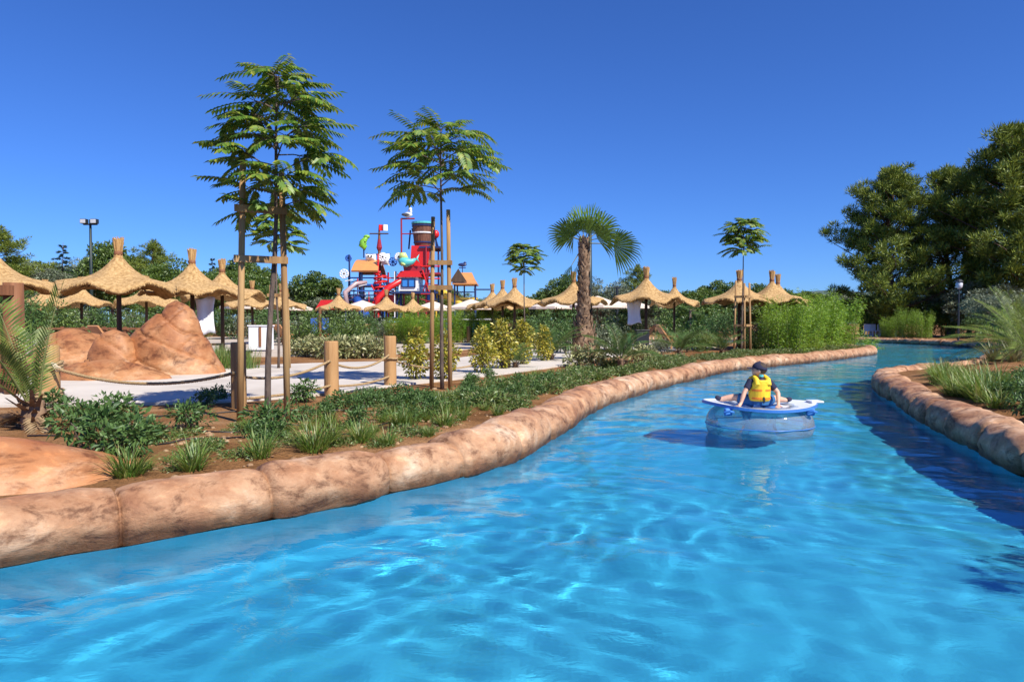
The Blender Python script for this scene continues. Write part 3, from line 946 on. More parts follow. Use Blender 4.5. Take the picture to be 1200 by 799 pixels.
def fan_palm():
    root = thing('fan_palm', 'single fan palm with shaggy brown trunk and a drooping leaf on the right', 'palm')
    tr = MB()
    H = 3.8
    prof = [(0.36, -0.1), (0.38, 0.25), (0.36, 0.7), (0.27, 1.1), (0.19, 1.45), (0.155, 2.0), (0.145, 2.8), (0.13, 3.5), (0.10, H)]
    tr.lathe(prof, n=16)
    rg = random.Random(5)
    for i in range(330):
        z = rg.uniform(0.15, H - 0.1)
        r = np.interp(z, [p[1] for p in prof], [p[0] for p in prof])
        a = rg.uniform(0, 2 * PI)
        p = Vector((math.cos(a) * r * 0.97, math.sin(a) * r * 0.97, z))
        o = Vector((math.cos(a), math.sin(a), 0)); s = Vector((-math.sin(a), math.cos(a), 0))
        w = rg.uniform(0.05, 0.09); l = rg.uniform(0.16, 0.32)
        tip = p + o * rg.uniform(0.03, 0.10) + Vector((0, 0, l)) + s * rg.uniform(-.06, .06)
        tr.add([tuple(p - s * w), tuple(p + s * w), tuple(tip + s * w * .45), tuple(tip - s * w * .45), tuple(p + o * 0.05 + Vector((0, 0, l * .5)))], [(0, 1, 4), (1, 2, 4), (2, 3, 4), (3, 0, 4)])
    tr.build('trunk', solid('boot_trunk', [(0.10, 0.055, 0.03), (0.24, 0.15, 0.09), (0.36, 0.25, 0.16)], scale=6, rough=0.95, bump=0.6), root)
    lf, st = MB(), MB()
    top = (0, 0, H - 0.05)
    for az, el, pet, r, dr in ((PI * .97, 0.55, 0.50, 0.82, .35), (PI * .80, 1.05, 0.45, 0.85, .15), (1.9, 1.40, 0.5, 0.85, .1), (0.35, 1.20, 0.55, 0.88, .1), (0.02, 0.72, 0.55, 0.88, .3),
                               (-0.5, 0.30, 0.5, 0.8, .45), (-1.3, 0.85, .42, .78, .3), (-2.3, 0.55, .5, .8, .4), (2.4, 0.5, .5, .8, .35)):
        fan_leaf(lf, st, top, az, el, pet * .95, r * 1.10, droop=dr * .9, spread=2.5, segs=22, roll=1.15 * abs(math.cos(az)) * (1 if math.cos(az) < 0 else -1))
    # the one that hangs out to the right, and two old leaves hanging on the left
    fan_leaf(lf, st, top, -0.25, -0.06, 0.95, 1.0, spread=2.6, droop=0.45, segs=26, roll=-1.25)
    fan_leaf(lf, st, (0, 0, H - .15), PI * 1.06, -0.95, 0.7, .75, droop=0.5, segs=20)
    fan_leaf(lf, st, (0, 0, H - .2), PI * 0.95, -1.2, 0.6, .7, droop=0.3, segs=20)
    c = lf.build('crown', L_PALM, root)
    st.build('leaf_stalks', solid('palm_stalk', [(0.14, 0.17, 0.05), (0.22, 0.22, 0.08)], rough=.6, bump=0), c)
    return root
t1.root.rotation_euler = (0, -.032, .6 + PI)
fp = fan_palm(); x, y = atd(684, 22.0); fp.location = (x, y, gz(x, y))

# ---- feather palms -----------------------------------------------------------------
def feather_palm(name, seed, nf, L, elev, droop, ll, lw, lmat, stump=0.25, pairs=34, dry=0, azs=None):
    rg = random.Random(seed)
    root = thing(name, 'young palm', 'palm')
    lf, st = MB(), MB()
    for i in range(nf):
        az = azs[i][0] if azs else i * 2.399 + rg.uniform(-.3, .3)
        el = azs[i][1] if azs else rg.uniform(*elev)
        l = L * (azs[i][2] if azs else rg.uniform(0.75, 1.08))
        frond_pinnate(lf, st, (math.cos(az) * .05, math.sin(az) * .05, stump * 0.8), az, el, l, rg.uniform(*droop), pairs, ll, lw, r0=0.014, v=0.42, rng=rg, hang=0.0)
    tr = MB()
    tr.lathe([(0.11, -0.05), (0.13, stump * .4), (0.10, stump)], n=10)
    for i in range(34):
        a = rg.uniform(0, 2 * PI); z = rg.uniform(0, stump)
        o = Vector((math.cos(a), math.sin(a), 0)); s = Vector((-math.sin(a), math.cos(a), 0)); p = o * 0.10 + Vector((0, 0, z))
        tip = p + o * rg.uniform(0.08, 0.25) + Vector((0, 0, rg.uniform(0.02, 0.2)))
        tr.add([tuple(p - s * .035), tuple(p + s * .035), tuple(tip + s * .012), tuple(tip - s * .012)], [(0, 1, 2, 3)])
    tr.build('trunk', solid('boot_trunk', (0.2, 0.12, 0.07)), root)
    c = lf.build('crown', lmat, root)
    st.build('leaf_stalks', solid('palm_stalk', (0.2, .2, .07)), c)
    if dry:
        d, ds = MB(), MB()
        for i in range(dry):
            frond_pinnate(d, ds, (0, 0, stump * .5), rg.uniform(0, 6.28), rg.uniform(-.2, .2), L * .4, 0.7, 12, ll * .5, lw, r0=0.01, v=0.2, rng=rg, hang=.3)
        d.build('dry_leaves', L_DRY, root)
    return root

# near left: tall feather leaf, a second one leaning out of frame
near = feather_palm('young_date_palm', 3, 5, 1.28, (1, 1.2), (0.15, 0.4), 0.34, 0.026, L_DATE, stump=0.32, pairs=27, dry=9,
                    azs=[(0.6, 1.50, 1.0), (2.9, 1.28, .95), (2.2, 1.02, .85), (4.3, 1.15, .55), (3.4, .75, .7)])
x, y = at(38, 503); near.location = (x, y, gz(x, y)); near['label'] = 'young date palm with one upright feathery leaf beside the brown timber posts on the left'

yp = Kind(feather_palm('young_palm', 8, 13, 1.45, (0.5, 1.35), (0.6, 1.3), 0.34, 0.024, L_DATEDARK, stump=0.3, pairs=30))
for px_, d_, s_, rz, lb in ((728, 17.5, 0.82, 0.2, 'dark young palm with arching leaves just right of the fan palm trunk'),
                            (645, 21.5, 0.92, 1.7, 'arching dark young palm left of the fan palm trunk'),
                            (604, 17.8, 0.55, 2.6, 'small dark young palm among the golden shrubs, brown at its foot'),
                            (797, 23.5, 0.78, 0.9, 'young palm with upright leaves beside the low round thatched parasol'),
                            (846, 25.5, 0.75, 3.9, 'young palm just left of the three slender stakes'),
                            (700, 28.0, 1.0, 2.2, 'dusty young palm behind the fan palm trunk')):
    x, y = atd(px_, d_); yp.place(x, y, gz(x, y), rz, s_, lb, 'young palms in the planted bed')

rp = Kind(feather_palm('date_palm', 15, 26, 2.5, (0.05, 1.45), (0.5, 1.2), 0.42, 0.026, L_DATE, stump=0.5, pairs=36))
for x, y, s, rz, lb in ((13.1, 17.3, .66, 0.3, 'large date palm with long spiky leaves at the right edge'),
                        (15.6, 21.0, .8, 1.9, 'date palm with yellowish arching leaves behind the right grassy bank')):
    rp.place(x, y, gz(x, y), rz, s, lb, 'date palms on the right bank')

# ---- golden and variegated shrubs -------------------------------------------------
gc = [((0, 0, .25), .17), ((.08, .05, .42), .20), ((-.1, -.03, .45), .19), ((.02, -.08, .62), .20), ((-.04, .08, .78), .17), ((.05, 0, .93), .13), ((0, 0, 1.05), .08)]
gold = Kind(shrub('golden_shrub', 'shrub', 4, [(c, r * 1.2) for c, r in gc], 1250, 0.08, 0.045, L_YELLOW, stems=6))
G = 'golden leaved shrubs along the path edge'
for px_, py_, s_, rz, lb in ((486, 446, 1.05, 0, 'full golden shrub just right of the rope-tied bollard'),
                             (521, 446, 0.98, 1.1, 'golden shrub behind the two straight stakes'),
                             (566, 438, 1.05, 2.3, 'loose golden shrub right of the straight stakes, first of a row of three'),
                             (588, 433, 1.22, 3.0, 'tall golden shrub in the middle of the row of three'),
                             (612, 428, 1.2, 4.2, 'golden shrub at the right end of the row, beside a small palm'),
                             (636, 424, 1.05, 5.2, 'greenish golden shrub left of the fan palm foot')):
    x, y = at(px_, py_); gold.place(x, y, gz(x, y), rz, (s_ * 1.0, s_ * 1.0, s_ * .95), lb, G)

vc = [((0, 0, .22), .22), ((.22, .05, .24), .2), ((-.2, .1, .22), .2), ((.05, -.2, .2), .18), ((0, .1, .38), .18), ((-.12, -.1, .33), .16)]
var = Kind(shrub('variegated_shrub', 'shrub', 9, vc, 420, 0.11, 0.055, L_VARIEG, stems=5, stem_r=.009))
V1 = 'variegated shrubs beyond the path'
k = 0
for px_, d_, s_ in ((375, 23.5, 1.25), (388, 22.6, 1.3), (400, 23.6, 1.3), (412, 22.8, 1.3), (425, 23.4, 1.35), (438, 23.0, 1.2), (450, 23.8, 1.2), (348, 24.5, 1.1), (360, 24, 1.2), (366, 26, 1.3), (395, 26, 1.3), (430, 26.3, 1.3)):
    x, y = atd(px_, d_); var.place(x, y, gz(x, y), k * 1.7, s_, 'pale variegated shrub in the low clump on the far side of the path', V1); k += 1
for px_, d_, s_, lb in ((700, 17.8, 1.25, 'pale green broad shrub at the foot of the fan palm'), (676, 18.6, 1.0, 'low pale shrub left of the fan palm foot'), (747, 21.0, 1.0, 'pale leafy shrub right of the small dark palm, behind the coping'), (762, 21.6, .9, 'small pale shrub behind the grassy strip under the thatched parasol')):
    x, y = atd(px_, d_); var.place(x, y, gz(x, y), k * 1.7, s_, lb, 'variegated shrubs along the river'); k += 1

# ---- low dark shrublets, grass tufts and ground cover in the bed -------------------
dc = [((0, 0, .12), .11), ((.11, .04, .14), .10), ((-.12, .02, .13), .10), ((.03, -.11, .12), .09), ((-.02, .12, .15), .10), ((.02, 0, .24), .10)]
low = [Kind(shrub('low_shrub', 'shrub', 31 + i, [((c[0][0] * (1 + .3 * math.sin(i * 5 + j)), c[0][1] * (1 + .3 * math.cos(i * 3 + j)), c[0][2] * (1 + .35 * math.sin(i + 2 * j))), c[1]) for j, c in enumerate(dc)], 520, 0.052, 0.021, L_DARK, stems=7, stem_r=.007, out=0.9)) for i in range(3)]
tfs = [Kind(tuft(41, 150, 0.36, 0.011, 0.08, lean=0.85, droop=1.3)), Kind(tuft(42, 120, 0.30, 0.010, 0.07, lean=0.8, droop=1.2)), Kind(tuft(43, 190, 0.40, 0.012, 0.11, lean=0.95, droop=1.4))]
cvr = []
for i in range(3):
    mb = MB()
    cloud(mb, [((0, 0, .07), (.36 + .03 * i, .34, .11 + .015 * i))], 620, 0.08, 0.024, rng=np.random.default_rng(60 + i), shell=0.0, up=0.2, out=0.6)
    cvr.append(Kind(tag(mb.build('ground_cover_plant', L_COVER), 'plant', 'plant')))

LD = np.concatenate([[0], np.cumsum(np.linalg.norm(np.diff(LEFT, axis=0), axis=1))])
s0 = float(LD[np.argmin(((LEFT - np.array((-3.13, 4.18))) ** 2).sum(1))])
def bank0(s, off):
    x = np.interp(s, LD, LEFT[:, 0]); y = np.interp(s, LD, LEFT[:, 1])
    x2 = np.interp(s + .3, LD, LEFT[:, 0]); y2 = np.interp(s + .3, LD, LEFT[:, 1])
    l = math.hypot(x2 - x, y2 - y)
    return x - (y2 - y) / l * off, y + (x2 - x) / l * off
SG = 'leafy low shrubs in the near soil bed'
rg = random.Random(99)
for px_, py_, s_, lb in ((118, 528, 1.75, 'bushy dark low shrub, the largest near the front rock'), (150, 538, 1.35, 'dark low shrub right behind the nearest coping joint'), (92, 505, 1.15, 'small dark shrub between the front rock and the path'),
                         (137, 500, 1.35, 'dark low shrub against the path, left of the tallest tree'), (222, 503, 1.2, 'dark low shrub left of the tallest tree stakes'), (64, 488, 1.25, 'low shrub at the foot of the rope-wrapped log'),
                         (176, 515, 1.0, 'small shrub alone on the bare soil left of the tallest tree'), (316, 505, 1.3, 'dark shrub at the foot of the tallest tree trunk'), (356, 472, 1.3, 'low shrub in front of the path, left of the bollard')):
    x, y = at(px_, py_); rg.choice(low).place(x, y, gz(x, y) - .01, rg.uniform(0, 6), s_, lb, SG)
for px_, py_ in ((255, 470), (240, 476), (395, 478), (408, 472), (425, 468), (440, 470), (452, 474), (470, 470), (487, 474), (478, 482), (500, 478), (510, 470), (540, 470), (552, 464), (570, 470), (588, 462), (600, 470), (560, 478), (535, 485), (612, 458), (628, 462), (640, 455), (655, 450), (575, 455), (545, 458), (415, 482), (460, 484), (380, 484)):
    x, y = at(px_, py_); rg.choice(low).place(x, y, gz(x, y) - .01, rg.uniform(0, 6), rg.uniform(.6, 1.0), 'low dark green shrub in the planted strip between path and coping', 'low shrubs in the planted strip')
for i in range(26):
    s = s0 + 2.0 + rg.random() * 8.5; o = rg.uniform(1.1, 3.0)
    x, y = bank0(s, o)
    if min((x - t[0]) ** 2 + (y - t[1]) ** 2 for t in (T1, T2)) < .16: continue
    rg.choice(low).place(x, y, gz(x, y) - .01, rg.uniform(0, 6), rg.uniform(.55, 1.0), 'small low green shrub scattered on the open soil of the left bed', 'small shrubs scattered on the open soil')
TG = 'grass tufts behind the left coping'
for px_, py_, s_, lb in ((148, 556, 1.05, 'bright grass tuft nearest the front rock, just behind the coping'), (170, 548, .6, 'thin grass sprig beside the nearest tuft'), (224, 549, 1.2, 'bushy bright grass tuft between the second and first coping joints'), (303, 537, 1.35, 'large spreading grass tuft below the tallest tree'),
                         (367, 527, 1.25, 'upright grass tuft on the coping right of the tallest tree'), (421, 517, .95, 'neat grass tuft behind the third coping length'), (434, 512, .7, 'short grass tuft beside the neat one'), (466, 500, .95, 'grass tuft under the rope-tied bollard'), (521, 500, 1.3, 'thick dark grass tuft behind the coping below the straight stakes'), (497, 492, .8, 'small grass tuft left of the thick dark one'), (541, 494, .9, 'grass tuft right of the thick dark one')):
    x, y = at(px_, py_); rg.choice(tfs).place(x, y, gz(x, y), rg.uniform(0, 6), s_ * .8, lb, TG)
# scattered along the bank
LD = np.concatenate([[0], np.cumsum(np.linalg.norm(np.diff(LEFT, axis=0), axis=1))])
def bank(s, off):
    x = np.interp(s, LD, LEFT[:, 0]); y = np.interp(s, LD, LEFT[:, 1])
    x2 = np.interp(s + .3, LD, LEFT[:, 0]); y2 = np.interp(s + .3, LD, LEFT[:, 1])
    l = math.hypot(x2 - x, y2 - y)
    return x - (y2 - y) / l * off, y + (x2 - x) / l * off
s0 = float(LD[np.argmin(((LEFT - np.array((-3.13, 4.18))) ** 2).sum(1))])
for i in range(46):
    s = s0 + 2.6 + rg.random() ** 1.1 * 12; o = rg.uniform(0.66, 2.4)
    x, y = bank(s, o)
    if abs(x - T2[0]) < .3 and abs(y - T2[1]) < .3: continue
    rg.choice(tfs).place(x, y, gz(x, y), rg.uniform(0, 6), rg.uniform(.45, .8), 'scattered grass tuft in the soil bed along the middle of the left coping', 'scattered grass tufts')
for i in range(96):
    s = s0 + 6.5 + (i / 96) ** 1.25 * 29 + rg.uniform(-.3, .3); o = rg.uniform(0.68, 1.9)
    x, y = bank(s, o)
    rg.choice(cvr).place(x, y, gz(x, y), rg.uniform(0, 6), rg.uniform(.6, 1.15), 'low green ground-cover plant in the strip behind the far left coping', 'ground-cover plants along the coping')
for i in range(44):
    s = s0 + 1.0 + rg.random() * 7.5; o = rg.uniform(0.7, 2.9)
    x, y = bank(s, o)
    rg.choice(cvr).place(x, y, gz(x, y) - .03, rg.uniform(0, 6), rg.uniform(.3, .62), 'tiny creeping weed on the bare soil of the near bed', 'creeping weeds on the near soil')

# right bank: long grass, darker shrubs, strap-leaved agave
RG_ = 'long grass clumps on the right bank'
big = [Kind(tuft(71, 170, 0.62, 0.016, 0.16, lean=0.9, droop=1.4, name='grass_clump')), Kind(tuft(72, 150, 0.52, 0.015, 0.18, lean=1.0, droop=1.5, name='grass_clump'))]
for i in range(30):
    px_ = rg.uniform(1098, 1178); py_ = 424 + (px_ - 1098) * 0.40 + rg.uniform(3, 26)
    x, y = at(px_, py_, .45)
    if float(river_sd(np.array([x]), np.array([y]))[0]) < 0.76: continue
    rg.choice(big).place(x, y, gz(x, y), rg.uniform(0, 6), rg.uniform(.7, 1.15), 'long green grass clump covering the rounded right bank', RG_)
for i in range(26):
    px_ = rg.uniform(1148, 1225); py_ = rg.uniform(440, 485)
    x, y = at(px_, py_, .5)
    if float(river_sd(np.array([x]), np.array([y]))[0]) < 0.76: continue
    rg.choice(low).place(x, y, gz(x, y), rg.uniform(0, 6), rg.uniform(.8, 1.35), 'dark trailing shrub at the right edge of the right bank', 'dark trailing shrubs on the right bank')
ag = [Kind(tuft(81, 60, 0.85, 0.05, 0.10, lean=1.25, droop=0.9, lmat=L_AGAVE, name='strap_leaved_plant', cat='plant'))]
for px_, d_, s_, lb in ((1166, 20, 1.1, 'spiky tan strap-leaved plant left of the date palms, beside the water'), (1150, 23.5, .9, 'smaller strap-leaved plant at the far tip of the right bank'), (1188, 18.5, 1.1, 'strap-leaved plant below the large date palm')):
    x, y = atd(px_, d_); ag[0].place(x, y, gz(x, y), rg.uniform(0, 6), s_, lb, 'strap-leaved plants on the right bank')
mm = [((rg.uniform(-.9, .9), rg.uniform(-.7, .7), rg.uniform(.3, 1.3)), rg.uniform(.35, .55)) for _ in range(14)]
rb = Kind(shrub('leafy_bush', 'bush', 17, mm, 2600, .14, .05, L_LIME, stems=9, stem_r=.02))
for x, y, s, lb in ((15.6, 19.3, 1.0, 'yellow-green leafy bush behind the right date palms'), (18.4, 22.3, 1.15, 'yellow-green bush at the far end of the right bank'), (20.0, 27.0, 1.3, 'yellow-green bush beyond the right bank, left of the lamp post')):
    rb.place(x, y, .3 if y > 26.5 else gz(x, y), 0.5 * x, s, lb, 'yellow-green bushes on the right')

# ---- bamboo --------------------------------------------------------------------------
bm1 = [Kind(bamboo('bamboo_clump', 12, 2.75, 1.25, 52, 9000)), Kind(bamboo('bamboo_clump', 13, 2.6, 1.25, 48, 8500))]
BG = 'bamboo clumps along the left bank'
k = 0
for px_, d_, s_, lb in ((918, 27.3, .93, 'bamboo clump at the left end of the bamboo thicket, beside the stakes'), (938, 29.0, .98, 'bamboo clump second from the left in the thicket'), (958, 31.0, 1.08, 'bright bamboo clump in the middle of the thicket, in front'), (978, 33.4, 1.12, 'tall bamboo clump right of the middle of the thicket'),
                        (997, 36.5, 1.15, 'bamboo clump near the right end of the thicket'), (1008, 40.5, 1.05, 'last bamboo clump of the thicket, above the tip of the coping'), (948, 33.5, 1.12, 'bamboo clump in the rear row, left'), (972, 37.5, 1.15, 'bamboo clump in the rear row, right'), (930, 32.5, 1.0, 'bamboo clump in the rear row beside the parasols')):
    x, y = atd(px_, d_); bm1[k % 2].place(x, y, gz(x, y), k * 1.3, s_, lb, BG); k += 1
for px_, d_, s_, lb in ((1041, 53.5, .95, 'small bamboo clump left of the pair at the river bend'), (1061, 52, 1.1, 'feathery bamboo clump at the bend, left of the pair'), (1081, 51, 1.1, 'feathery bamboo clump at the bend, right of the pair'), (1026, 60, 1.0, 'bamboo clump at the far end of the water'), (1112, 58, 1.3, 'dark bamboo clump under the lamp post')):
    x, y = atd(px_, d_); bm1[k % 2].place(x, y, .3, k * 1.3, (s_ * .62, s_ * .62, s_ * rg.uniform(.8, 1.0)), lb, 'bamboo clumps at the river bend'); k += 1
for px_, d_, s_, lb in ((484, 38, .8, 'bright green bamboo hedge clump under the small distant parasols'), (500, 39, .8, 'bright green hedge clump left of the straight stakes'), (527, 40, .85, 'bright hedge clump between and behind the straight stakes'), (548, 41, .85, 'bright hedge clump right of the straight stakes'), (570, 40, .8, 'bright hedge clump behind the golden shrubs'), (468, 39, .7, 'low bright hedge clump behind the sun loungers')):
    x, y = atd(px_, d_); bm1[k % 2].place(x, y, .3, k * 1.3, (s_ * 1.2, s_, s_), lb, 'bright hedge clumps beyond the plaza'); k += 1

# ---- mid-ground bushes ------------------------------------------------------------------
def bush(seed, n, L, W, lm, sq=(1, 1, 1), k=16):
    rg = random.Random(seed)
    cl = [((rg.uniform(-.8, .8) * sq[0], rg.uniform(-.6, .6) * sq[1], rg.uniform(.25, 1.35) * sq[2]), rg.uniform(.3, .5)) for _ in range(k)]
    return Kind(shrub('leafy_bush', 'bush', seed, cl, n, L, W, lm, stems=8, stem_r=.018))
bA, bB, bC = bush(101, 2200, .13, .055, L_BROAD), bush(102, 2000, .12, .05, L_OLIVE), bush(103, 1800, .16, .045, L_DARK)
BL = [
 (340, 36, bB, 1.0, 'greyish bush behind the white box'), (355, 34, bA, 1.05, 'green bush right of the thin short stakes'), (398, 35, bA, 1.1, 'green bush between sun loungers, left group'), (414, 33, bA, 1.0, 'leafy bush hanging over the loungers'),
 (425, 37, bC, 1.0, 'dark bush behind the lounger pair'), (440, 40, bB, 1.0, 'grey-green bush behind the bollard'), (380, 37, bC, .95, 'dark bush behind the blue towel'),
 (640, 30, bC, 1.0, 'dark bush left behind the fan palm'), (662, 26, bC, .95, 'dark bush close behind the fan palm'), (712, 27, bB, .9, 'dusty bush right behind the fan palm'), (728, 29, bC, 1.0, 'dark bush under the two parasols'),
 (790, 44, bA, 1.5, 'broad green bush beyond the straw parasols, left half'), (822, 45, bA, 1.6, 'broad green bush beyond the straw parasols, right half'), (845, 40, bC, 1.1, 'dark bush left of the slender stakes'),
 (890, 31, bB, .9, 'grey bush right of the slender stakes'), (600, 36, bA, .9, 'bush behind the middle parasol group'), (622, 38, bC, .9, 'dark bush right of the middle parasol group'), (805, 27.5, bC, .6, 'low dark bush above the far coping'), (825, 28.5, bA, .5, 'small green bush above the far coping'), (775, 25.0, bB, .45, 'small grey bush left of the far coping plants'), (880, 28.5, bA, .55, 'small bush at the foot of the slender stakes'),
 (75, 33, bA, 1.25, 'green bush seen behind the timber railing'), (20, 30, bC, 1.5, 'dark bush behind the left timber posts'),
 (1052, 60, bC, 1.3, 'dark bush behind the coping at the bend, left'), (1092, 59, bC, 1.4, 'dark bush behind the coping at the bend, middle'), (1122, 54, bC, 1.2, 'dark bush at the foot of the garden lamp'), (1148, 50, bC, 1.2, 'dark bush right of the garden lamp'), (1172, 47, bC, 1.2, 'dark bush between the right olive and the date palms'),
]
k = 0
for px_, d_, kk, s_, lb in BL:
    x, y = atd(px_, d_); kk.place(x, y, .3, k * 2.1, s_, lb, 'leafy bushes in the middle distance'); k += 1
for i in range(17):
    px_ = -15 + i * 21 + rg.uniform(-5, 5)
    x, y = atd(px_, rg.uniform(44, 54)); (bA, bC, bB)[i % 3].place(x, y, .3, i * 1.1, rg.uniform(1.2, 1.6), 'bush of the dense green row behind the rear straw parasols on the left', 'bush row behind the left parasols')
bL = bush(104, 2000, .14, .055, L_LIME)
for i in range(22):
    px_ = 330 + i * 30 + rg.uniform(-9, 9)
    x, y = atd(px_, rg.uniform(62, 74)); (bL, bA, bB)[i % 3].place(x, y, .3, i * 1.1, (1.6, 1.6, rg.uniform(.9, 1.4)), 'far bush of the low green row along the horizon', 'far bush row along the horizon')
# strip of yellow-green tall grass beyond the path on the right
yg = Kind(tuft(91, 160, 0.8, 0.02, 0.5, lean=0.3, droop=0.6, name='tall_grass_clump'))
for i, px_ in enumerate((778, 786, 794, 802, 810, 818, 826, 832)):
    x, y = atd(px_, 33 + (i % 3) * .5); yg.place(x, y, .3, i, 1.15, 'tall yellow-green grass clump in the row between the far parasols', 'tall grass row between the far parasols')
for i, (px_, d_) in enumerate(((250, 18.5), (262, 17.6), (272, 18.6), (283, 17.4), (246, 17.4))):
    x, y = atd(px_, d_); yg.place(x, y, .33, i, .85, 'pale tall grass clump at the right foot of the big rock mound', 'pale grass at the rock mound')

# ---- background trees -------------------------------------------------------------------
brA = Kind(make_tree('broadleaf_tree', 201, 7.2, .2, blob_clumps(201, (0, 0, 4.5), (2.6, 2.4, 2.5), 26, (.7, 1.15)), 11000, .26, .13, L_BROAD))
brB = Kind(make_tree('broadleaf_tree', 202, 6.4, .18, blob_clumps(202, (0, 0, 3.9), (2.9, 2.4, 2.1), 24, (.65, 1.1)), 10000, .24, .12, L_LIME))
oli = Kind(make_tree('olive_tree', 203, 5, .2, blob_clumps(203, (0, 0, 3.3), (2.2, 2.0, 1.7), 24, (.5, .9)), 12000, .20, .05, L_OLIVE))
pnS = Kind(pine_tree('pine_tree', 5, 8.5, 3.0, 50, 24000))
ced = Kind(cedar_tree('cedar_tree', 6, 9.0, 2.5, 5200))
BT = 'trees beyond the park'
def zsc(py_, d_, H): return (zat(py_, d_) - .3) / H
TL = [
 (pnS, 8.5, -2, 48, 268, 1.15, 'broad pine at the left edge of the frame'), (brA, 7.2, 22, 62, 300, 1.0, 'round tree next to the left edge pine'), (oli, 5, 45, 60, 308, 1.3, 'grey-green tree between the left pine and the first cedar'),
 (ced, 9, 75, 66, 284, 1.0, 'pointed bluish cedar left of the tall floodlight pole'), (brA, 7.2, 60, 70, 312, 1.1, 'dark tree behind the first cedar'), (ced, 9, 112, 70, 290, .95, 'cedar right behind the tall floodlight pole'),
 (brA, 7.2, 132, 64, 282, 1.0, 'leafy tree behind the biggest straw parasol'), (pnS, 8.5, 178, 62, 284, 1.0, 'green pine between the biggest and the second parasol'), (brB, 6.4, 196, 58, 305, 1.0, 'bright green tree left of the second straw topknot'),
 (ced, 9, 186, 78, 281, .8, 'slim cedar tip rising over the bright green tree'), (brA, 7.2, 232, 70, 318, 1.0, 'tree behind the second and third parasols'), (ced, 9, 250, 80, 300, .7, 'thin cedar between the second and third topknots'), (ced, 9, 273, 78, 302, .75, 'thin cedar right of the third topknot'),
 (brB, 6.4, 285, 64, 318, .9, 'bright tree left of the tallest young tree'), (brA, 7.2, 302, 60, 322, .9, 'tree behind the tallest young tree'), (brA, 7.2, 372, 66, 318, .95, 'round bushy tree left of the water play tower'), (oli, 5, 350, 70, 332, 1.2, 'grey tree left of the round bushy tree'), (oli, 5, 395, 64, 345, 1.2, 'low grey tree at the foot of the play tower'),
 (brA, 7.2, 665, 68, 322, .85, 'green tree left of the fan palm trunk'), (oli, 5, 702, 62, 326, 1.25, 'grey-green tree right of the fan palm trunk'), (pnS, 8.5, 745, 72, 312, .8, 'green pine behind the straw parasol with the white sheet'), (oli, 5, 772, 70, 340, 1.2, 'low grey tree right of that parasol'),
 (brA, 7.2, 822, 66, 338, .95, 'green tree right of the slim palm'), (brA, 7.2, 840, 70, 328, .8, 'tree left of the dark crowned young tree'), (brA, 7.2, 890, 72, 332, .9, 'tree behind the right-hand parasols'), (oli, 5, 860, 72, 338, 1.2, 'low grey tree behind the stakes'), (brB, 6.4, 955, 66, 345, 1.0, 'bright tree behind the bamboo thicket'),
 (oli, 5, 1085, 58, 336, 1.15, 'grey olive tree left of the lamp post, under the pines'), (oli, 5, 1152, 53, 330, 1.15, 'grey olive tree right of the lamp post'), (brB, 6.4, 1112, 56, 350, .9, 'yellow-green tree behind the lamp post'), (oli, 5, 1185, 40, 340, 1.0, 'small olive behind the date palms'),
 (brA, 7.2, 640, 75, 338, .8, 'distant tree between small tree and fan palm'), (brA, 7.2, 790, 78, 345, .8, 'far low tree behind the slim palm'), (brA, 7.2, 1010, 62, 345, .8, 'dark tree at the left foot of the big pines'), (brA, 7.2, 1135, 60, 345, 1.0, 'dark tree behind the olives'), (brA, 7.2, 1175, 58, 350, 1.0, 'dark tree behind the right olive'),
]
k = 0
for kk, H, px_, d_, top, wd, lb in TL:
    x, y = atd(px_, d_); s = zsc(top, d_, H)
    kk.place(x, y, .25, k * 1.9, (wd, wd, s), lb, BT); k += 1
FL = [(pnS, 8.5), (brA, 7.2), (oli, 5), (brA, 7.2), (brB, 6.4)]
for i in range(34):
    px_ = 318 + i * 21.5 + rg.uniform(-6, 6)
    kk, H = FL[(i * 7) % 5]; d_ = rg.uniform(76, 98); top = rg.uniform(337, 352)
    x, y = atd(px_, d_); kk.place(x, y, .2, k * 1.3, (1.15, 1.15, zsc(top, d_, H)), 'low far tree in the continuous line of trees along the horizon', 'far tree line on the horizon'); k += 1
for i in range(14):
    px_ = -10 + i * 24 + rg.uniform(-6, 6)
    kk, H = FL[(i * 3) % 5]; d_ = rg.uniform(74, 90); top = rg.uniform(300, 322)
    x, y = atd(px_, d_); kk.place(x, y, .2, k * 1.3, (1.15, 1.15, zsc(top, d_, H)), 'dark tree of the far row behind the straw parasols on the left', 'far tree row on the left'); k += 1
# slim distant fan palm
x, y = atd(808, 44)
sp = thing('slim_palm', 'slim distant palm between the straw parasols', 'palm', (x, y, .3))
mb = MB(); mb.tube([(0, 0, 0), (.05, 0, 2.0)], [.09, .07], n=7); mb.build('trunk', M_BARK, sp, smooth=True)
lf, st = MB(), MB()
for i in range(16): fan_leaf(lf, st, (.05, 0, 2.0), i * 2.399, random.uniform(-.4, 1.3), .35, .62, segs=16, droop=.4)
st.build('leaf_stalks', MATS['palm_stalk'], lf.build('crown', L_DATEDARK, sp))

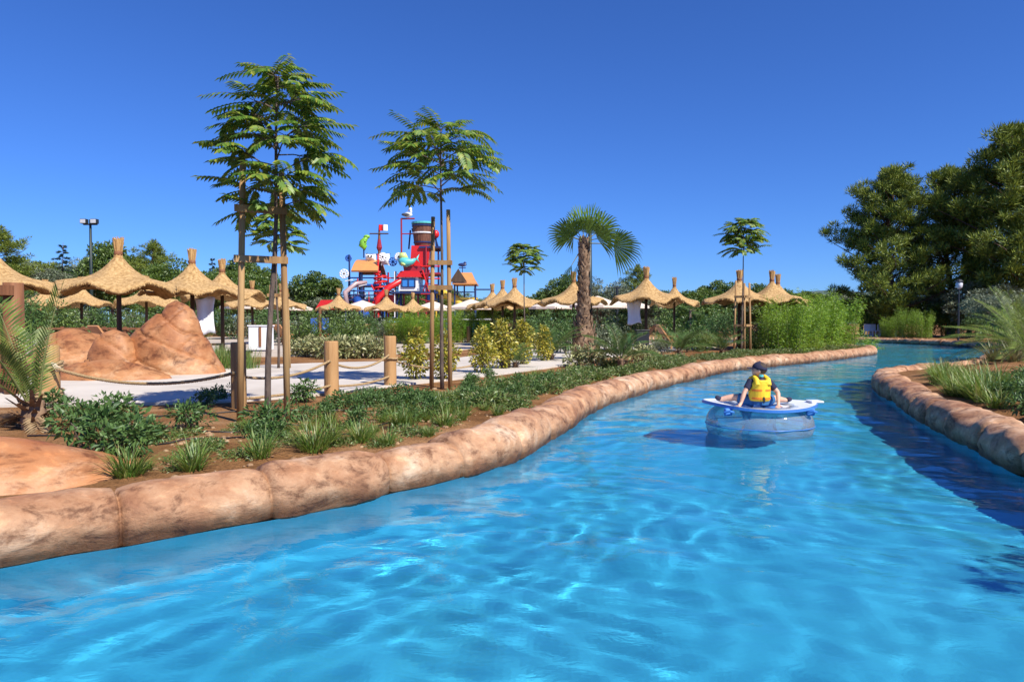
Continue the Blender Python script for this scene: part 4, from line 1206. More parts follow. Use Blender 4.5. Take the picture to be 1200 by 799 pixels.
# the three big pines on the right
bp = [pine_tree('tall_pine', 301, 13.5, 5.2, 80, 62000, base=.05), pine_tree('tall_pine', 302, 14.0, 5.4, 78, 60000, base=.14), pine_tree('tall_pine', 303, 16.5, 5.6, 84, 66000, base=.16)]
for o, px_, d_, top, H, wd, lb in ((bp[0], 1040, 58, 196, 13.5, .95, 'big pine at the left end of the tall right-hand group'), (bp[1], 1112, 60, 196, 14, .92, 'big open pine in the middle of the tall right-hand group'), (bp[2], 1188, 54, 146, 16.5, .95, 'tallest pine, cut by the right edge')):
    x, y = atd(px_, d_); s = zsc(top, d_, H); o.location = (x, y, .2); o.scale = (wd, wd, s); o['label'] = lb; o['group'] = 'tall pines on the right'
spa = Kind(make_tree('shade_tree', 207, 5, .12, blob_clumps(207, (0, 0, 3.5), (2.1, 2.0, 1.3), 15, (.45, .75)), 1900, .20, .08, L_BROAD))
# a broad tree on the right bank beside the camera, outside the frame, whose shade falls on the water
for x, y, s, lb in ((8.8, -1.0, 1.2, 'shade tree on the right bank beside the viewpoint'), (12.2, 3.6, 1.15, 'second shade tree on the right bank beside the viewpoint')):
    spa.place(x, y, .3, x, (s, s, s), lb, 'shade trees on the right bank')
# ------------------------------------------------------------------ thatched parasols
def straw_parasol(name, seed, Rr, z_rim, z_top, waves=7, amp=0.10):
    root = thing(name, 'parasol', 'parasol')
    rg = random.Random(seed)
    ph = [rg.uniform(0, 6.28) for _ in range(3)]
    H = z_top - z_rim
    prof_o = [(Rr*1.0, 0.0), (Rr*1.005, .05), (Rr*.97, .10), (Rr*.86, .17), (Rr*.70, .25), (Rr*.54, .34), (Rr*.40, .46), (Rr*.28, .61), (Rr*.18, .78), (Rr*.11, .93), (Rr*.07, 1.0)]
    N = 64
    def fn(a, i, r, z):
        w = (math.sin(waves * a + ph[0]) + .35 * math.sin(3 * a + ph[1]))
        k = (r / Rr) ** 2.2
        return r * (1 + 0.035 * k * math.sin(waves * a + ph[0] + .8) + 0.012 * math.sin(31 * a + 9 * z)), z * H + z_rim - amp * k * w + .02 * k * math.sin(19 * a + ph[2]) 
    pr = [(Rr * .06, .86), (Rr * .2, .66), (Rr * .42, .36), (Rr * .72, .18), (Rr * .97, -.035)] + prof_o
    c = MB(); c.lathe(pr, n=N, fn=fn)
    P, A = [], []                                            # loose reed ends along the rim
    for i in range(220):
        a = 2 * PI * rg.random(); r, z = fn(a, 0, Rr, 0.03)
        P.append((r * math.cos(a), r * math.sin(a), z)); A.append((math.cos(a) * .6 + rg.uniform(-.4, .4), math.sin(a) * .6 + rg.uniform(-.4, .4), -.8))
    c.leaves(P, A, unit(len(P), np.random.default_rng(seed)), .075, .026, tri=True)
    can = c.build('canopy', M_STRAW, root, smooth=True)
    # bundled topknot
    t = MB()
    zt = z_top - .04
    t.lathe([(Rr*.085, 0), (.085, .16), (.105, .32), (.135, .52), (.05, .52)], n=14, c=(0, 0, zt), fn=lambda a, i, r, z: (r * (1 + .10 * math.sin(7 * a + i)), z + (.03 * math.sin(5 * a) if i > 2 else 0)))
    for i in range(46):
        a = rg.uniform(0, 6.28); r = .12 * math.sqrt(rg.random())
        t.tube([(math.cos(a) * r * .7, math.sin(a) * r * .7, zt + .12), (math.cos(a) * r * 1.2, math.sin(a) * r * 1.2, zt + rg.uniform(.48, .60))], [.011, .008], n=4)
    tk = t.build('topknot', M_TUFT, root, smooth=False)
    b = MB(); b.lathe([(.098, 0), (.105, .03), (.105, .09), (.095, .12)], n=14, c=(0, 0, zt + .09)); b.build('binding', M_BROWNWOOD, tk, smooth=True)
    p = MB(); p.tube([(0, 0, -.1), (0, 0, z_rim + H * .8)], [.07, .06], n=10); p.build('pole', M_DARKWOOD, root, smooth=True)
    r = MB()
    for i in range(8):
        a = 2 * PI * i / 8 + .2
        r.tube([(.06 * math.cos(a), .06 * math.sin(a), z_rim + H * .5), (Rr * .85 * math.cos(a), Rr * .85 * math.sin(a), z_rim + .03)], .018, n=4)
    r.build('rib', M_DARKWOOD, root)
    return root
um = [Kind(straw_parasol('straw_parasol', 401, 1.42, 2.05, 2.92, waves=6, amp=.11)), Kind(straw_parasol('straw_parasol', 402, 1.45, 2.05, 2.92, waves=7, amp=.08)), Kind(straw_parasol('straw_parasol', 403, 1.4, 2.08, 2.9, waves=5, amp=.13))]
UL = [(-6, 18.0, 0, 1.06, 'straw parasol cut off by the left edge, above the timber posts'), (140, 18.3, 0, 1.0, 'biggest straw parasol, left of the rock mound peak, with a tall flared topknot'), (226, 21.0, 1, 1.0, 'straw parasol just behind the peak of the rock mound'), (261, 24.3, 2, 1.0, 'straw parasol right of the rock mound, third topknot from the left'),
      (54, 36, 1, 1.06, 'low straw parasol in the rear row below the left-edge parasol'), (96, 34, 0, 1.0, 'rear straw parasol above the timber railing'), (172, 33, 2, 1.0, 'rear straw parasol left of the rock peak'), (296, 37, 1, 1.05, 'rear straw parasol behind the tallest young tree'), (20, 42, 2, 1.0, 'rear straw parasol at the far left edge'), (330, 40, 0, 1.0, 'rear straw parasol right of the tallest young tree'),
      (397, 45, 1, 1.0, 'small far parasol left of the play tower foot, beside a red roof'), (453, 47, 0, 1.05, 'small far parasol in front of the tower stairs'), (484, 51, 2, 1.0, 'smallest far parasol in front of the white play house'),
      (577, 40, 0, 1.05, 'leftmost of the overlapping middle parasols'), (589, 36.5, 1, 1.0, 'overlapping middle parasol with the second topknot'), (603, 34.6, 2, 1.05, 'rightmost overlapping middle parasol, beside the small tree'),
      (672, 30.5, 1, 1.0, 'straw parasol behind the fan palm trunk'), (757, 27.8, 0, 1.0, 'straw parasol right of the fan palm, with a tall topknot and hanging white sheet'), (790, 34, 2, .85, 'tattered low parasol peeping out right of the white-sheet parasol'),
      (866, 29.5, 1, 1.08, 'straw parasol behind the slender stakes'), (904, 29.6, 2, .98, 'right-hand straw parasol with the taller topknot, above the bamboo'), (911, 32, 1, .95, 'right-hand straw parasol with the shorter topknot, behind its neighbour')]
k = 0
for px_, d_, kk, s_, lb in UL:
    x, y = atd(px_, d_); um[kk].place(x, y, .32, k * .9 + .4, (s_, s_, 1.0), lb, 'thatched straw parasols', 'parasol'); k += 1
# pale canvas parasols behind them
def canvas_parasol():
    root = thing('canvas_parasol', 'parasol', 'parasol')
    c = MB(); n = 8
    rim = [(1.9 * math.cos(2 * PI * i / n), 1.9 * math.sin(2 * PI * i / n), 2.35) for i in range(n)]
    rim2 = [(p[0], p[1], 2.18) for p in rim]
    c.add([(0, 0, 3.0)] + rim + rim2 + [(0, 0, 2.96)], [(0, 1 + i, 1 + (i + 1) % n) for i in range(n)] + [(1 + i, 1 + n + i, 1 + n + (i + 1) % n, 1 + (i + 1) % n) for i in range(n)])
    c.build('canopy', M_CREAM, root)
    p = MB(); p.tube([(0, 0, 0), (0, 0, 3.05)], .04, n=8); p.build('pole', M_DARKWOOD, root)
    r = MB()
    for q in rim: r.tube([(0, 0, 2.6), (q[0] * .97, q[1] * .97, 2.32)], .014, n=4)
    r.build('rib', M_DARKWOOD, root)
    return root
cp = Kind(canvas_parasol())
for px_, d_, lb in ((340, 56, 'pinkish canvas parasol behind the thin short stakes'), (425, 55, 'cream canvas parasol left of the play tower stairs'), (508, 57, 'cream canvas parasol under the white play house'), (552, 52, 'cream canvas parasol below the orange roofed hut'), (700, 46, 'white canvas parasol right of the fan palm trunk'), (730, 48, 'white canvas parasol left of the white-sheet parasol'), (290, 50, 'pale canvas parasol between the rear straw parasols'), (650, 50, 'pale canvas parasol left of the fan palm trunk')):
    x, y = atd(px_, d_); cp.place(x, y, .3, k, 1.0, lb, 'pale canvas parasols', 'parasol'); k += 1

# white sheets hanging from parasols
def hanging_sheet(px_, d_, w, z0, z1, lb, rz):
    x, y = atd(px_, d_)
    mb = MB(); V = []
    for j in range(9):
        for i in range(9):
            u, v = i / 8 - .5, j / 8
            V.append((u * w * (1 - .2 * math.sin(PI * v)), .05 * math.sin(9 * u + 2 * v) * (1 - .5 * v) + .04 * math.sin(4 * v), z1 + (z0 - z1) * v + .05 * math.sin(6 * u)))
    i = np.arange(8)[None, :] + 9 * np.arange(8)[:, None]
    mb.add(V, np.stack([i, i + 1, i + 10, i + 9], -1).reshape(-1, 4))
    o = mb.build('hanging_sheet', M_WHITECLOTH, None, smooth=True, loc=(x, y, 0), rot=(0, 0, rz))
    sm = o.modifiers.new('thick', 'SOLIDIFY'); sm.thickness = .015
    tag(o, lb, 'sheet')
hanging_sheet(241, 20.6, .55, 1.15, 2.25, 'white sheet hanging under the parasol behind the rock peak', .4)
hanging_sheet(743, 27.4, .62, 1.45, 2.35, 'white sheet hanging under the parasol right of the fan palm', .2)

# ------------------------------------------------------------------ rocks
def rock(name, label, cx, cy, zb, rows, depth, seed, amp=.10, crease=.06, mat=M_ROCK, rz=0.0, n=120, m=64, per=1.55):
    """rows: (height, left extent, right extent) of the silhouette"""
    V, Fc = [], []
    hs = [r[0] for r in rows]
    for j in range(m):
        t = j / (m - 1); h = hs[0] + (hs[-1] - hs[0]) * t
        xl = np.interp(h, hs, [r[1] for r in rows]); xr = np.interp(h, hs, [r[2] for r in rows])
        mid, hw = (xl + xr) / 2, (xr - xl) / 2
        for i in range(n):
            a = 2 * PI * i / n
            ca, sa = math.cos(a), math.sin(a)
            sx = math.copysign(abs(ca) ** .9, ca); sy = math.copysign(abs(sa) ** .9, sa)
            q = Vector((mid + hw * sx, hw * depth * sy, h))
            nrm = Vector((ca, sa / max(depth, .3), .55)).normalized()
            s = q + Vector((seed * 3.1, 0, 0))
            wob = mnoise.noise(s * .9) * .34 + mnoise.noise(s * 2.2) * .09
            Lc = (h + .62 * q.x + .25 * q.y + wob) * per
            fr_ = Lc - math.floor(Lc)                                  # draped sheets: each swells, then tucks under the next
            f = amp * (.55 * fr_ ** .7 - .3) * (1 if fr_ < .93 else (1 - fr_) / .07)
            f -= crease * math.exp(-(min(fr_, 1 - fr_) / .045) ** 2)
            L2 = (h * .8 - .9 * q.x + mnoise.noise(s * .7 + Vector((5, 5, 5))) * .5) * per * .62
            d2 = abs(L2 - round(L2))
            f -= crease * .55 * math.exp(-(d2 / .03) ** 2)
            f += mnoise.noise(s * .9 + Vector((2, 7, 1))) * amp * 1.1 + mnoise.noise(s * 5) * .012
            f *= min(1, (1 - t) * 5 + .35)
            q += nrm * f
            V.append((q.x, q.y, q.z))
    V.append((sum(v[0] for v in V[-n:]) / n, sum(v[1] for v in V[-n:]) / n, V[-1][2] + .015))
    for j in range(m - 1):
        for i in range(n):
            i2 = (i + 1) % n
            Fc.append((j*n+i, j*n+i2, (j+1)*n+i2, (j+1)*n+i))
    for i in range(n): Fc.append(((m-1)*n+i, (m-1)*n+(i+1) % n, m*n))
    o = MB().add(V, Fc).build(name, mat, None, smooth=True, loc=(cx, cy, zb), rot=(0, 0, rz))
    return tag(o, label, 'rock')
x, y = atd(205, 15.9)
S = 15.9 / F
rock('rock_mound', 'tall orange sculpted rock mound with a blunt peak beside the path', x, y, .25,
     [(0, -58*S, 55*S), (.3, -58*S, 47*S), (.7, -53*S, 38*S), (1.0, -42*S, 31*S), (1.3, -29*S, 24*S), (1.52, -17*S, 18*S), (1.68, -9*S, 12*S), (1.74, -3*S, 5*S)], .78, 2, amp=.10, crease=.055)
x, y = atd(133, 15.2)
rock('rock_boulder', 'rounded upright orange boulder left of the tall rock mound', x, y, .25, [(0, -.62, .6), (.45, -.58, .56), (.78, -.46, .45), (1.0, -.28, .28), (1.08, -.06, .08)], .75, 5, amp=.06, crease=.05, n=56, m=28)
x, y = atd(88, 16.0)
rock('rock_ledge', 'low stepped orange rock ledge at the left, under the timber railing', x, y, .25, [(0, -1.2, 1.7), (.35, -1.15, 1.6), (.6, -1.0, 1.35), (.85, -.8, .9), (1.02, -.55, .3), (1.10, -.25, 0)], .7, 9, amp=.10, crease=.06, n=96, m=44)
x, y = atd(122, 14.2)
rock('rock_apron', 'low orange rock apron along the path in front of the boulder', x, y, .25, [(0, -1.2, 1.45), (.16, -1.1, 1.3), (.30, -.9, 1.0), (.42, -.5, .6), (.47, -.1, .2)], .42, 12, amp=.05, crease=.05, n=72, m=24)
# near rock at the lower left
rock('front_rock', 'smooth orange rock dome in the lower left corner, right behind the coping', -4.25, 5.15, .15, [(0, -1.5, 1.42), (.14, -1.45, 1.22), (.26, -1.3, .95), (.37, -1.1, .62), (.45, -.8, .3), (.475, -.3, -.05)], .50, 21, amp=.045, crease=.0, per=.4, mat=M_ROCKN, rz=.55, n=110, m=40)

# ------------------------------------------------------------------ rope fence
def bollard(px_, py_, h, r, lb, wraps=(), mat=M_LOG):
    x, y = at(px_, py_); z = gz(x, y)
    root = thing('rope_bollard', lb, 'bollard', (x, y, z), group='timber bollards of the rope fence')
    p = MB(); p.lathe([(r * 1.02, -.2), (r, 0), (r * .98, h * .6), (r * .97, h - .02), (r * .9, h)], n=22, fn=lambda a, i, rr, zz: (rr * (1 + .012 * math.sin(3 * a + i)), zz)); p.build('post', mat, root, smooth=True)
    for (z0, turns, rr) in wraps:
        t = MB(); pts = []
        for i in range(int(turns * 18) + 1):
            a = 2 * PI * i / 18
            pts.append(((r + rr * .8) * math.cos(a), (r + rr * .8) * math.sin(a), z0 + rr * 2 * i / 18 + .01 * math.sin(3 * a)))
        t.tube(pts, rr, n=6); t.build('rope_wrap', M_ROPE, root, smooth=True)
    return Vector((x, y, z)), r
bl, rl = bollard(54, 474, .86, .17, 'thick rope-wrapped log bollard beside the young date palm', wraps=((.02, 3.2, .028), (.50, 2.2, .026)))
b1, r1 = bollard(279, 478, .92, .105, 'bollard behind the tallest young tree, partly covered by its stake', mat=M_STAKE)
b2, r2 = bollard(388, 464, .90, .118, 'plain bollard standing alone right of the tallest young tree')
b3, r3 = bollard(457, 453, .95, .118, 'bollard with a rope tied round it, left of the golden shrub', wraps=((.50, 1.3, .018),))
b4, r4 = bollard(593, 432, .95, .115, 'dark bollard among the row of golden shrubs', mat=M_DARKWOOD)
for px_, lb in ((497, 'small distant bollard left of the straight stakes'), (540, 'small distant bollard right of the straight stakes, left one of a pair'), (549, 'small distant bollard right of the straight stakes, right one of the pair'), (430, 'small distant bollard near the sun loungers')):
    bollard(px_, 402, 1.0, .12, lb)
def rope(a, b, za, zb, sag, lb, rad=.020, end=False):
    root = MB(); n = 26; pts = []
    A, B = Vector((a.x, a.y, a.z + za)), Vector((b.x, b.y, b.z + zb))
    for i in range(n + 1):
        t = i / n; p = A.lerp(B, t); p.z -= sag * 4 * t * (1 - t); p.z = max(p.z, .42 if sag < .9 else p.z)
        pts.append(p)
    for s in range(3):                                           # three twisted strands
        q = []
        for i in range(n * 5 + 1):
            t = i / (n * 5); f = t * n; k = min(n - 1, int(f)); c = pts[k].lerp(pts[k + 1], f - k)
            d = (pts[k + 1] - pts[k]).normalized(); u = d.cross(Vector((0, 0, 1))).normalized(); v = u.cross(d)
            an = t * (B - A).length / .10 * 2 * PI / 1.0 + s * 2 * PI / 3
            q.append(c + (u * math.cos(an) + v * math.sin(an)) * rad * .5)
        root.tube(q, rad * .62, n=5)
    o = root.build('fence_rope', M_ROPE, None, smooth=True)
    tag(o, lb, 'rope', 'ropes of the rope fence')
    return o
fr = Vector((0, -.13, 0))
rope(bl + Vector((.12, -.12, 0)), b1 + fr * .8, .56, .50, .20, 'long upper rope sagging in front of the rock mound', rad=.024)
rope(b1 + fr * .8, b2 + fr, .46, .58, .13, 'upper rope between the half hidden bollard and the plain bollard')
rope(b2 + fr, b3 + fr, .58, .60, .17, 'upper rope between the plain bollard and the rope-tied bollard')
rope(b3 + fr, b4, .52, .45, .30, 'upper rope running behind the golden shrubs')
rope(b1 + fr * .8, b2 + fr, .14, .18, .05, 'lower rope left of the plain bollard')
rope(b2 + fr, b3 + fr, .18, .20, .06, 'lower rope right of the plain bollard')
x, y = at(48, 428, .86)
kn = MB(); kp = bl + Vector((.18, -.12, .56))
for i in range(9):
    a = random.uniform(-.6, 1.8); kn.tube([kp, kp + Vector((.06 * math.cos(a), -.02, .05 * math.sin(a))), kp + Vector((.13 * math.cos(a * .6), -.03, -.02 - .05 * abs(math.sin(a))))], [.022, .014, .008], n=5)
tag(kn.build('rope_knot', solid('pale_rope', [(0.45, 0.36, 0.24), (0.66, 0.56, 0.42)], scale=40, rough=.95), None, smooth=True), 'frayed pale rope knot hanging on the rope-wrapped log', 'knot')

# drip hoses lying on the soil
for (pts, lb) in (([(30, 512), (120, 512), (200, 506), (260, 508), (330, 500), (400, 497)], 'black drip hose lying across the soil near the front rock'), ([(180, 520), (260, 516), (330, 520), (400, 507), (470, 492), (540, 476)], 'black drip hose lying on the soil behind the grass tufts'), ([(90, 492), (200, 488), (300, 482), (400, 480), (500, 468), (600, 458)], 'black drip hose near the path edge')):
    pp = [at(*p) for p in pts]; sp_ = spline(pp, .12)
    h = MB(); h.tube([(p[0], p[1], gz(p[0], p[1]) + .008 + .006 * math.sin(i)) for i, p in enumerate(sp_)], .009, n=6)
    tag(h.build('drip_hose', M_HOSE, None, smooth=True), lb, 'hose')

# pebbles and clods on the near soil
pb = MB(); rg = random.Random(4)
for i in range(420):
    s = s0 + rg.uniform(.6, 9); o = rg.uniform(.62, 3.0); x, y = bank(s, o); r = rg.uniform(.008, .032) * (1.6 if rg.random() < .06 else 1)
    pb.ball((x, y, gz(x, y) + r * .2), (r * rg.uniform(.8, 1.4), r, r * .7), M=Matrix.Rotation(rg.uniform(0, 3), 3, 'Z'), n=6, m=4)
tag(pb.build('gravel', solid('clods', [(0.20, 0.10, 0.045), (0.42, 0.29, 0.17)], scale=8, rough=1.0)), kind='stuff')

# ------------------------------------------------------------------ timber posts at the left edge
x, y = atd(8, 11.2)
g = thing('timber_gateway', 'heavy brown timber posts and beams at the left edge behind the young date palm', 'timber frame', (x, y, gz(x, y)))
def post(dx, dy, h, r):
    p = MB(); p.tube([(dx, dy, -.1), (dx, dy, h)], [r, r * .93], n=14); p.build('post', M_BROWNWOOD, g, smooth=True)
post(.12, 0, 1.85, .155); post(-.62, .2, 1.9, .15); post(-1.4, -.1, 1.9, .15)
for a, b, w in (((-1.7, -.12, 1.78), (.22, -.17, 1.72), .16), ((-1.6, -.05, 1.1), (-.05, -.14, 1.62), .10), ((-1.6, -.05, .35), (.0, -.1, .38), .14)):
    m_ = MB(); m_.bar(a, b, .1, w); m_.build('beam', M_BROWNWOOD, g)
pl = MB(); pl.box((-.8, .1, .55), (1.5, .06, 1.0)); pl.build('panel', M_BROWNWOOD, g)

# timber railing and terrace bits behind the rocks
x, y = atd(110, 26)
rl_ = thing('timber_railing', 'brown timber railing with crossed slats behind the low rocks', 'railing', (x, y, .35))
for i in range(6):
    p = MB(); p.box((-2 + i * .8, 0, .5), (.09, .09, 1.0)); p.build('post', M_BROWNWOOD, rl_)
for zz in (.92, .18):
    p = MB(); p.box((0, -.06, zz), (4.2, .05, .08)); p.build('rail', M_BROWNWOOD, rl_)
cr_ = MB()
for i in range(5):
    cr_.bar((-2 + i * .8, .03, .2), (-1.2 + i * .8, .03, .9), .03, .05); cr_.bar((-2 + i * .8, .06, .9), (-1.2 + i * .8, .06, .2), .03, .05)
cr_.build('lattice', M_BROWNWOOD, rl_)

# ------------------------------------------------------------------ sun loungers
def lounger():
    root = thing('sun_lounger', 'lounger', 'sun lounger')
    f = MB(); f.box((0, -.02, .30), (1.30, .62, .05)); 
    f.build('seat', M_LOUNGE, root)
    b = MB(); b.bar((-.60, 0, .32), (-1.05, 0, .95), .62, .05); b.build('backrest', M_LOUNGE, root)
    s = MB(); s.bar((-.85, .2, .65), (-.65, .2, .3), .04); s.bar((-.85, -.2, .65), (-.65, -.2, .3), .04); s.build('brace', M_LOUNGE, root)
    for sx in (-.55, .55):
        for sy in (-.26, .26):
            l = MB(); l.box((sx, sy, .14), (.06, .06, .28)); l.build('leg', M_LOUNGE, root)
    for sy in (-.33, .33):
        a = MB(); a.bar((-.6, sy, .5), (0, sy, .5), .05, .04); a.bar((-.55, sy, .28), (-.55, sy, .5), .04); a.bar((-.05, sy, .28), (-.05, sy, .5), .04); a.build('armrest', M_LOUNGE, root)
    return root
lo = Kind(lounger())
for px_, d_, rz, lb in ((437, 40, .3, 'wooden sun lounger with raised back above the rope-tied bollard'), (463, 41, .3, 'wooden sun lounger just left of the golden shrub'), (482, 43, .1, 'wooden sun lounger farthest right in the group'), (396, 37.5, .5, 'wooden lounger half hidden by bushes left of the bollard'), (412, 38, 2.6, 'wooden lounger facing away, among the bushes'), (347, 36, .9, 'wooden lounger behind the white box'), (424, 42, .2, 'wooden lounger in the rear, under the small far parasol'),
                        (880, 33, 2.0, 'wooden lounger behind the slender stakes'), (895, 32.5, .4, 'wooden lounger left of the bamboo thicket'), (735, 29, 2.8, 'wooden lounger under the parasol with the white sheet'), (262, 19.4, .5, 'wooden lounger at the right foot of the rock mound'), (150, 24, 1.0, 'wooden lounger behind the rock mound'), (800, 30.5, .1, 'low wooden lounger in front of the tall grass row')):
    x, y = atd(px_, d_); lo.place(x, y, .328, rz, 1.12, lb, 'wooden sun loungers')
# towel, white box, small table
x, y = atd(306, 28)
wb = thing('towel_box', 'white box-shaped cabinet behind the tallest young tree', 'cabinet', (x, y, .37))
p = MB(); p.box((0, 0, .5), (.86, .5, .96), bev=.02); p.build('body', M_WHITECLOTH, wb)
p = MB(); p.box((.05, -.27, .55), (.09, .03, .8)); p.build('front_slat', M_BROWNWOOD, wb)
p = MB(); p.box((0, 0, 1.0), (.94, .56, .05), bev=.01); p.build('lid', M_WHITECLOTH, wb)
x, y = atd(375, 36.5)
bt = thing('towel_stand', 'timber post hung with two blue towels among the bushes', 'towel stand', (x, y, .375))
p = MB(); p.tube([(0, 0, 0), (0, 0, 1.9)], .08, n=8); p.bar((-.5, 0, 1.35), (.5, 0, 1.35), .05); p.build('post', M_BROWNWOOD, bt)
M_BLUECL = solid('blue_cloth', [(0.03, 0.10, 0.38), (0.05, 0.16, 0.5)], rough=.9)
for sx, z0 in ((-.32, .55), (.3, .75)):
    t = MB(); t.box((sx, -.04, (z0 + 1.36) / 2), (.36, .05, 1.36 - z0), bev=.012); t.build('towel', M_BLUECL, bt)
x, y = atd(752, 26.5)
bn = thing('litter_bin', 'dark square litter bin under the parasol with the white sheet', 'bin', (x, y, .37))
p = MB(); p.box((0, 0, .4), (.5, .5, .8), bev=.03); p.build('body', M_BLACK, bn)
p = MB(); p.box((0, 0, .83), (.54, .54, .06), bev=.02); p.build('lid', M_BLACK, bn)
x, y = atd(737, 24.5)
mk = thing('valve_post', 'short green post beside the small dark palm', 'post', (x, y, gz(x, y)))
p = MB(); p.tube([(0, 0, 0), (0, 0, .75)], [.075, .07], n=10); p.build('pipe', solid('green_paint', (.03, .16, .05), rough=.5), mk)
p = MB(); p.ball((0, 0, .77), (.09, .09, .05)); p.build('cap', MATS['green_paint'], mk, smooth=True)

# ------------------------------------------------------------------ lamp posts
def flood(px_, d_, top, lb, heads=True):
    x, y = atd(px_, d_); h = zat(top, d_) - .3
    r = thing('floodlight_pole', lb, 'lamp post', (x, y, .3))
    p = MB(); p.tube([(0, 0, 0), (0, 0, h * .5), (0, 0, h)], [.13, .11, .08], n=10); p.build('pole', solid('green_black_metal', (.015, .03, .028), rough=.5, bump=0), r, smooth=True)
    if heads:
        b = MB(); b.box((0, 0, h - .35), (1.0, .1, .1)); b.build('crossbar', M_BLACK, r)
        for sx in (-.38, .38):
            q = MB(); q.box((sx, -.12, h - .15), (.45, .35, .34), bev=.03); f = q.build('floodlight', M_BLACK, r)
            q = MB(); q.box((sx, -.30, h - .15), (.38, .02, .27)); q.build('lens', solid('lamp_glass', (.5, .52, .55), rough=.2, bump=0), f)
    else:
        b = MB(); b.lathe([(.05, h), (.12, h + .1), (.05, h + .18)], n=10); b.build('cap', M_BLACK, r)
flood(108, 50, 258, 'tall dark pole with two floodlights rising above the left trees')
flood(691, 30, 270, 'plain tall dark pole right beside the fan palm trunk', heads=False)
x, y = atd(1123, 46); h = zat(330, 46) - .3
r = thing('garden_lamp', 'black garden lamp post with a round white lantern under the big pines', 'lamp post', (x, y, .3))
p = MB(); p.tube([(0, 0, 0), (0, 0, h - .5)], [.07, .045], n=8); p.build('pole', M_BLACK, r)
p = MB(); p.lathe([(.08, h - .5), (.19, h - .38), (.22, h - .15), (.12, h)], n=12); p.build('lantern', solid('opal', (.6, .62, .66), rough=.3, bump=0), r, smooth=True)
p = MB(); p.lathe([(.26, h - .02), (.14, h + .12), (.03, h + .16)], n=12); p.build('cap', M_BLACK, r)
x, y = atd(723, 60); h = zat(337, 60) - .3
r = thing('sign_pole', 'distant dark pole with a short crossbar behind the white canvas parasols', 'pole', (x, y, .3))
p = MB(); p.tube([(0, 0, 0), (0, 0, h)], .12, n=8); p.build('pole', M_BLACK, r)
p = MB(); p.box((0, 0, h), (.62, .15, .14)); p.build('crossbar', M_BLACK, r)

# ------------------------------------------------------------------ water play tower
TD = 62.0; TS = TD / F
TX, TZ = 468, .3
tw = thing('water_play_tower', 'colourful pirate water play tower with a giant bucket, red roofs, flag and animal figures', 'play tower', ((TX - CX) * TS, TD, .3))
def T(px_, py_, dy=0.0):
    return ((px_ - TX) * TS, dy, zat(py_, TD) - .3)
def paint(n, c, rough=.35): return solid(n, [tuple(v * .92 for v in c), tuple(min(1, v * 1.05) for v in c)], scale=2, rough=rough, bump=0)
P_RED = paint('red_paint', (.62, .018, .018)); P_BLUE = paint('blue_paint', (.025, .10, .40)); P_ORANGE = paint('orange_roof', (.62, .27, .09)); P_WHITE = paint('white_paint', (.78, .79, .80)); P_DKBLUE = paint('steel_blue', (.02, .035, .12))
P_GREEN = paint('lizard_green', (.20, .46, .04)); P_TEAL = paint('fish_teal', (.10, .48, .48)); P_LIMEY = paint('fish_lime', (.55, .68, .22)); P_YEL = paint('yellow_paint', (.75, .50, .06)); P_PINK = paint('slide_pink', (.42, .30, .30)); P_CYAN = paint('window_blue', (.04, .22, .60)); P_DKRED = paint('dark_red', (.30, .02, .03))
P_BUCKET = solid('bucket_wood', [(0.09, 0.035, 0.022), (0.22, 0.09, 0.05)], scale=6, vec=(1, 1, .15), rough=.7)
def part(name, m, f, parent=tw, smooth=False):
    b = MB(); f(b); return b.build(name, m, parent, smooth=smooth)
def vbar(x_, y0, y1, dy, w=.16): 
    return lambda b: b.tube([T(x_, y0, dy), T(x_, y1, dy)], w / 2, n=8)
# posts of the frame
for x_, y0, y1, dy, m in ((413, 300, 372, -1, P_DKBLUE), (418, 304, 372, 1.5, P_BLUE), (429, 318, 372, -1.6, P_DKBLUE), (437, 318, 372, 1.2, P_WHITE), (447, 300, 372, -1.4, P_RED), (452, 318, 372, 1.4, P_RED), (456, 330, 372, -1, P_BLUE), (464, 318, 372, 0, P_DKBLUE),
                          (472, 340, 372, -1.2, P_DKBLUE), (482, 340, 372, 1.4, P_DKBLUE), (492, 340, 372, -1.2, P_DKRED), (499, 292, 372, 1.6, P_RED), (502, 292, 372, -1.5, P_DKRED), (512, 292, 372, 1.4, P_RED), (516, 300, 372, -1.3, P_DKBLUE), (421, 336, 372, 2, P_RED), (443, 336, 372, 2.2, P_BLUE), (486, 345, 372, 2.4, P_BLUE), (508, 345, 372, 2.2, P_YEL)):
    part('post', m, vbar(x_, y0, y1, dy))
def deck(x0, x1, y_, dep, m=P_DKBLUE, dy=0):
    a, b_ = T(x0, y_), T(x1, y_)
    part('platform', m, lambda b: b.box(((a[0] + b_[0]) / 2, dy, a[2]), (b_[0] - a[0], dep, .16)))
deck(411, 456, 352, 3.6); deck(415, 450, 335, 3.0, P_BLUE); deck(460, 516, 344, 3.8); deck(496, 518, 322, 3.2, P_DKRED); deck(494, 518, 292, 3.0)
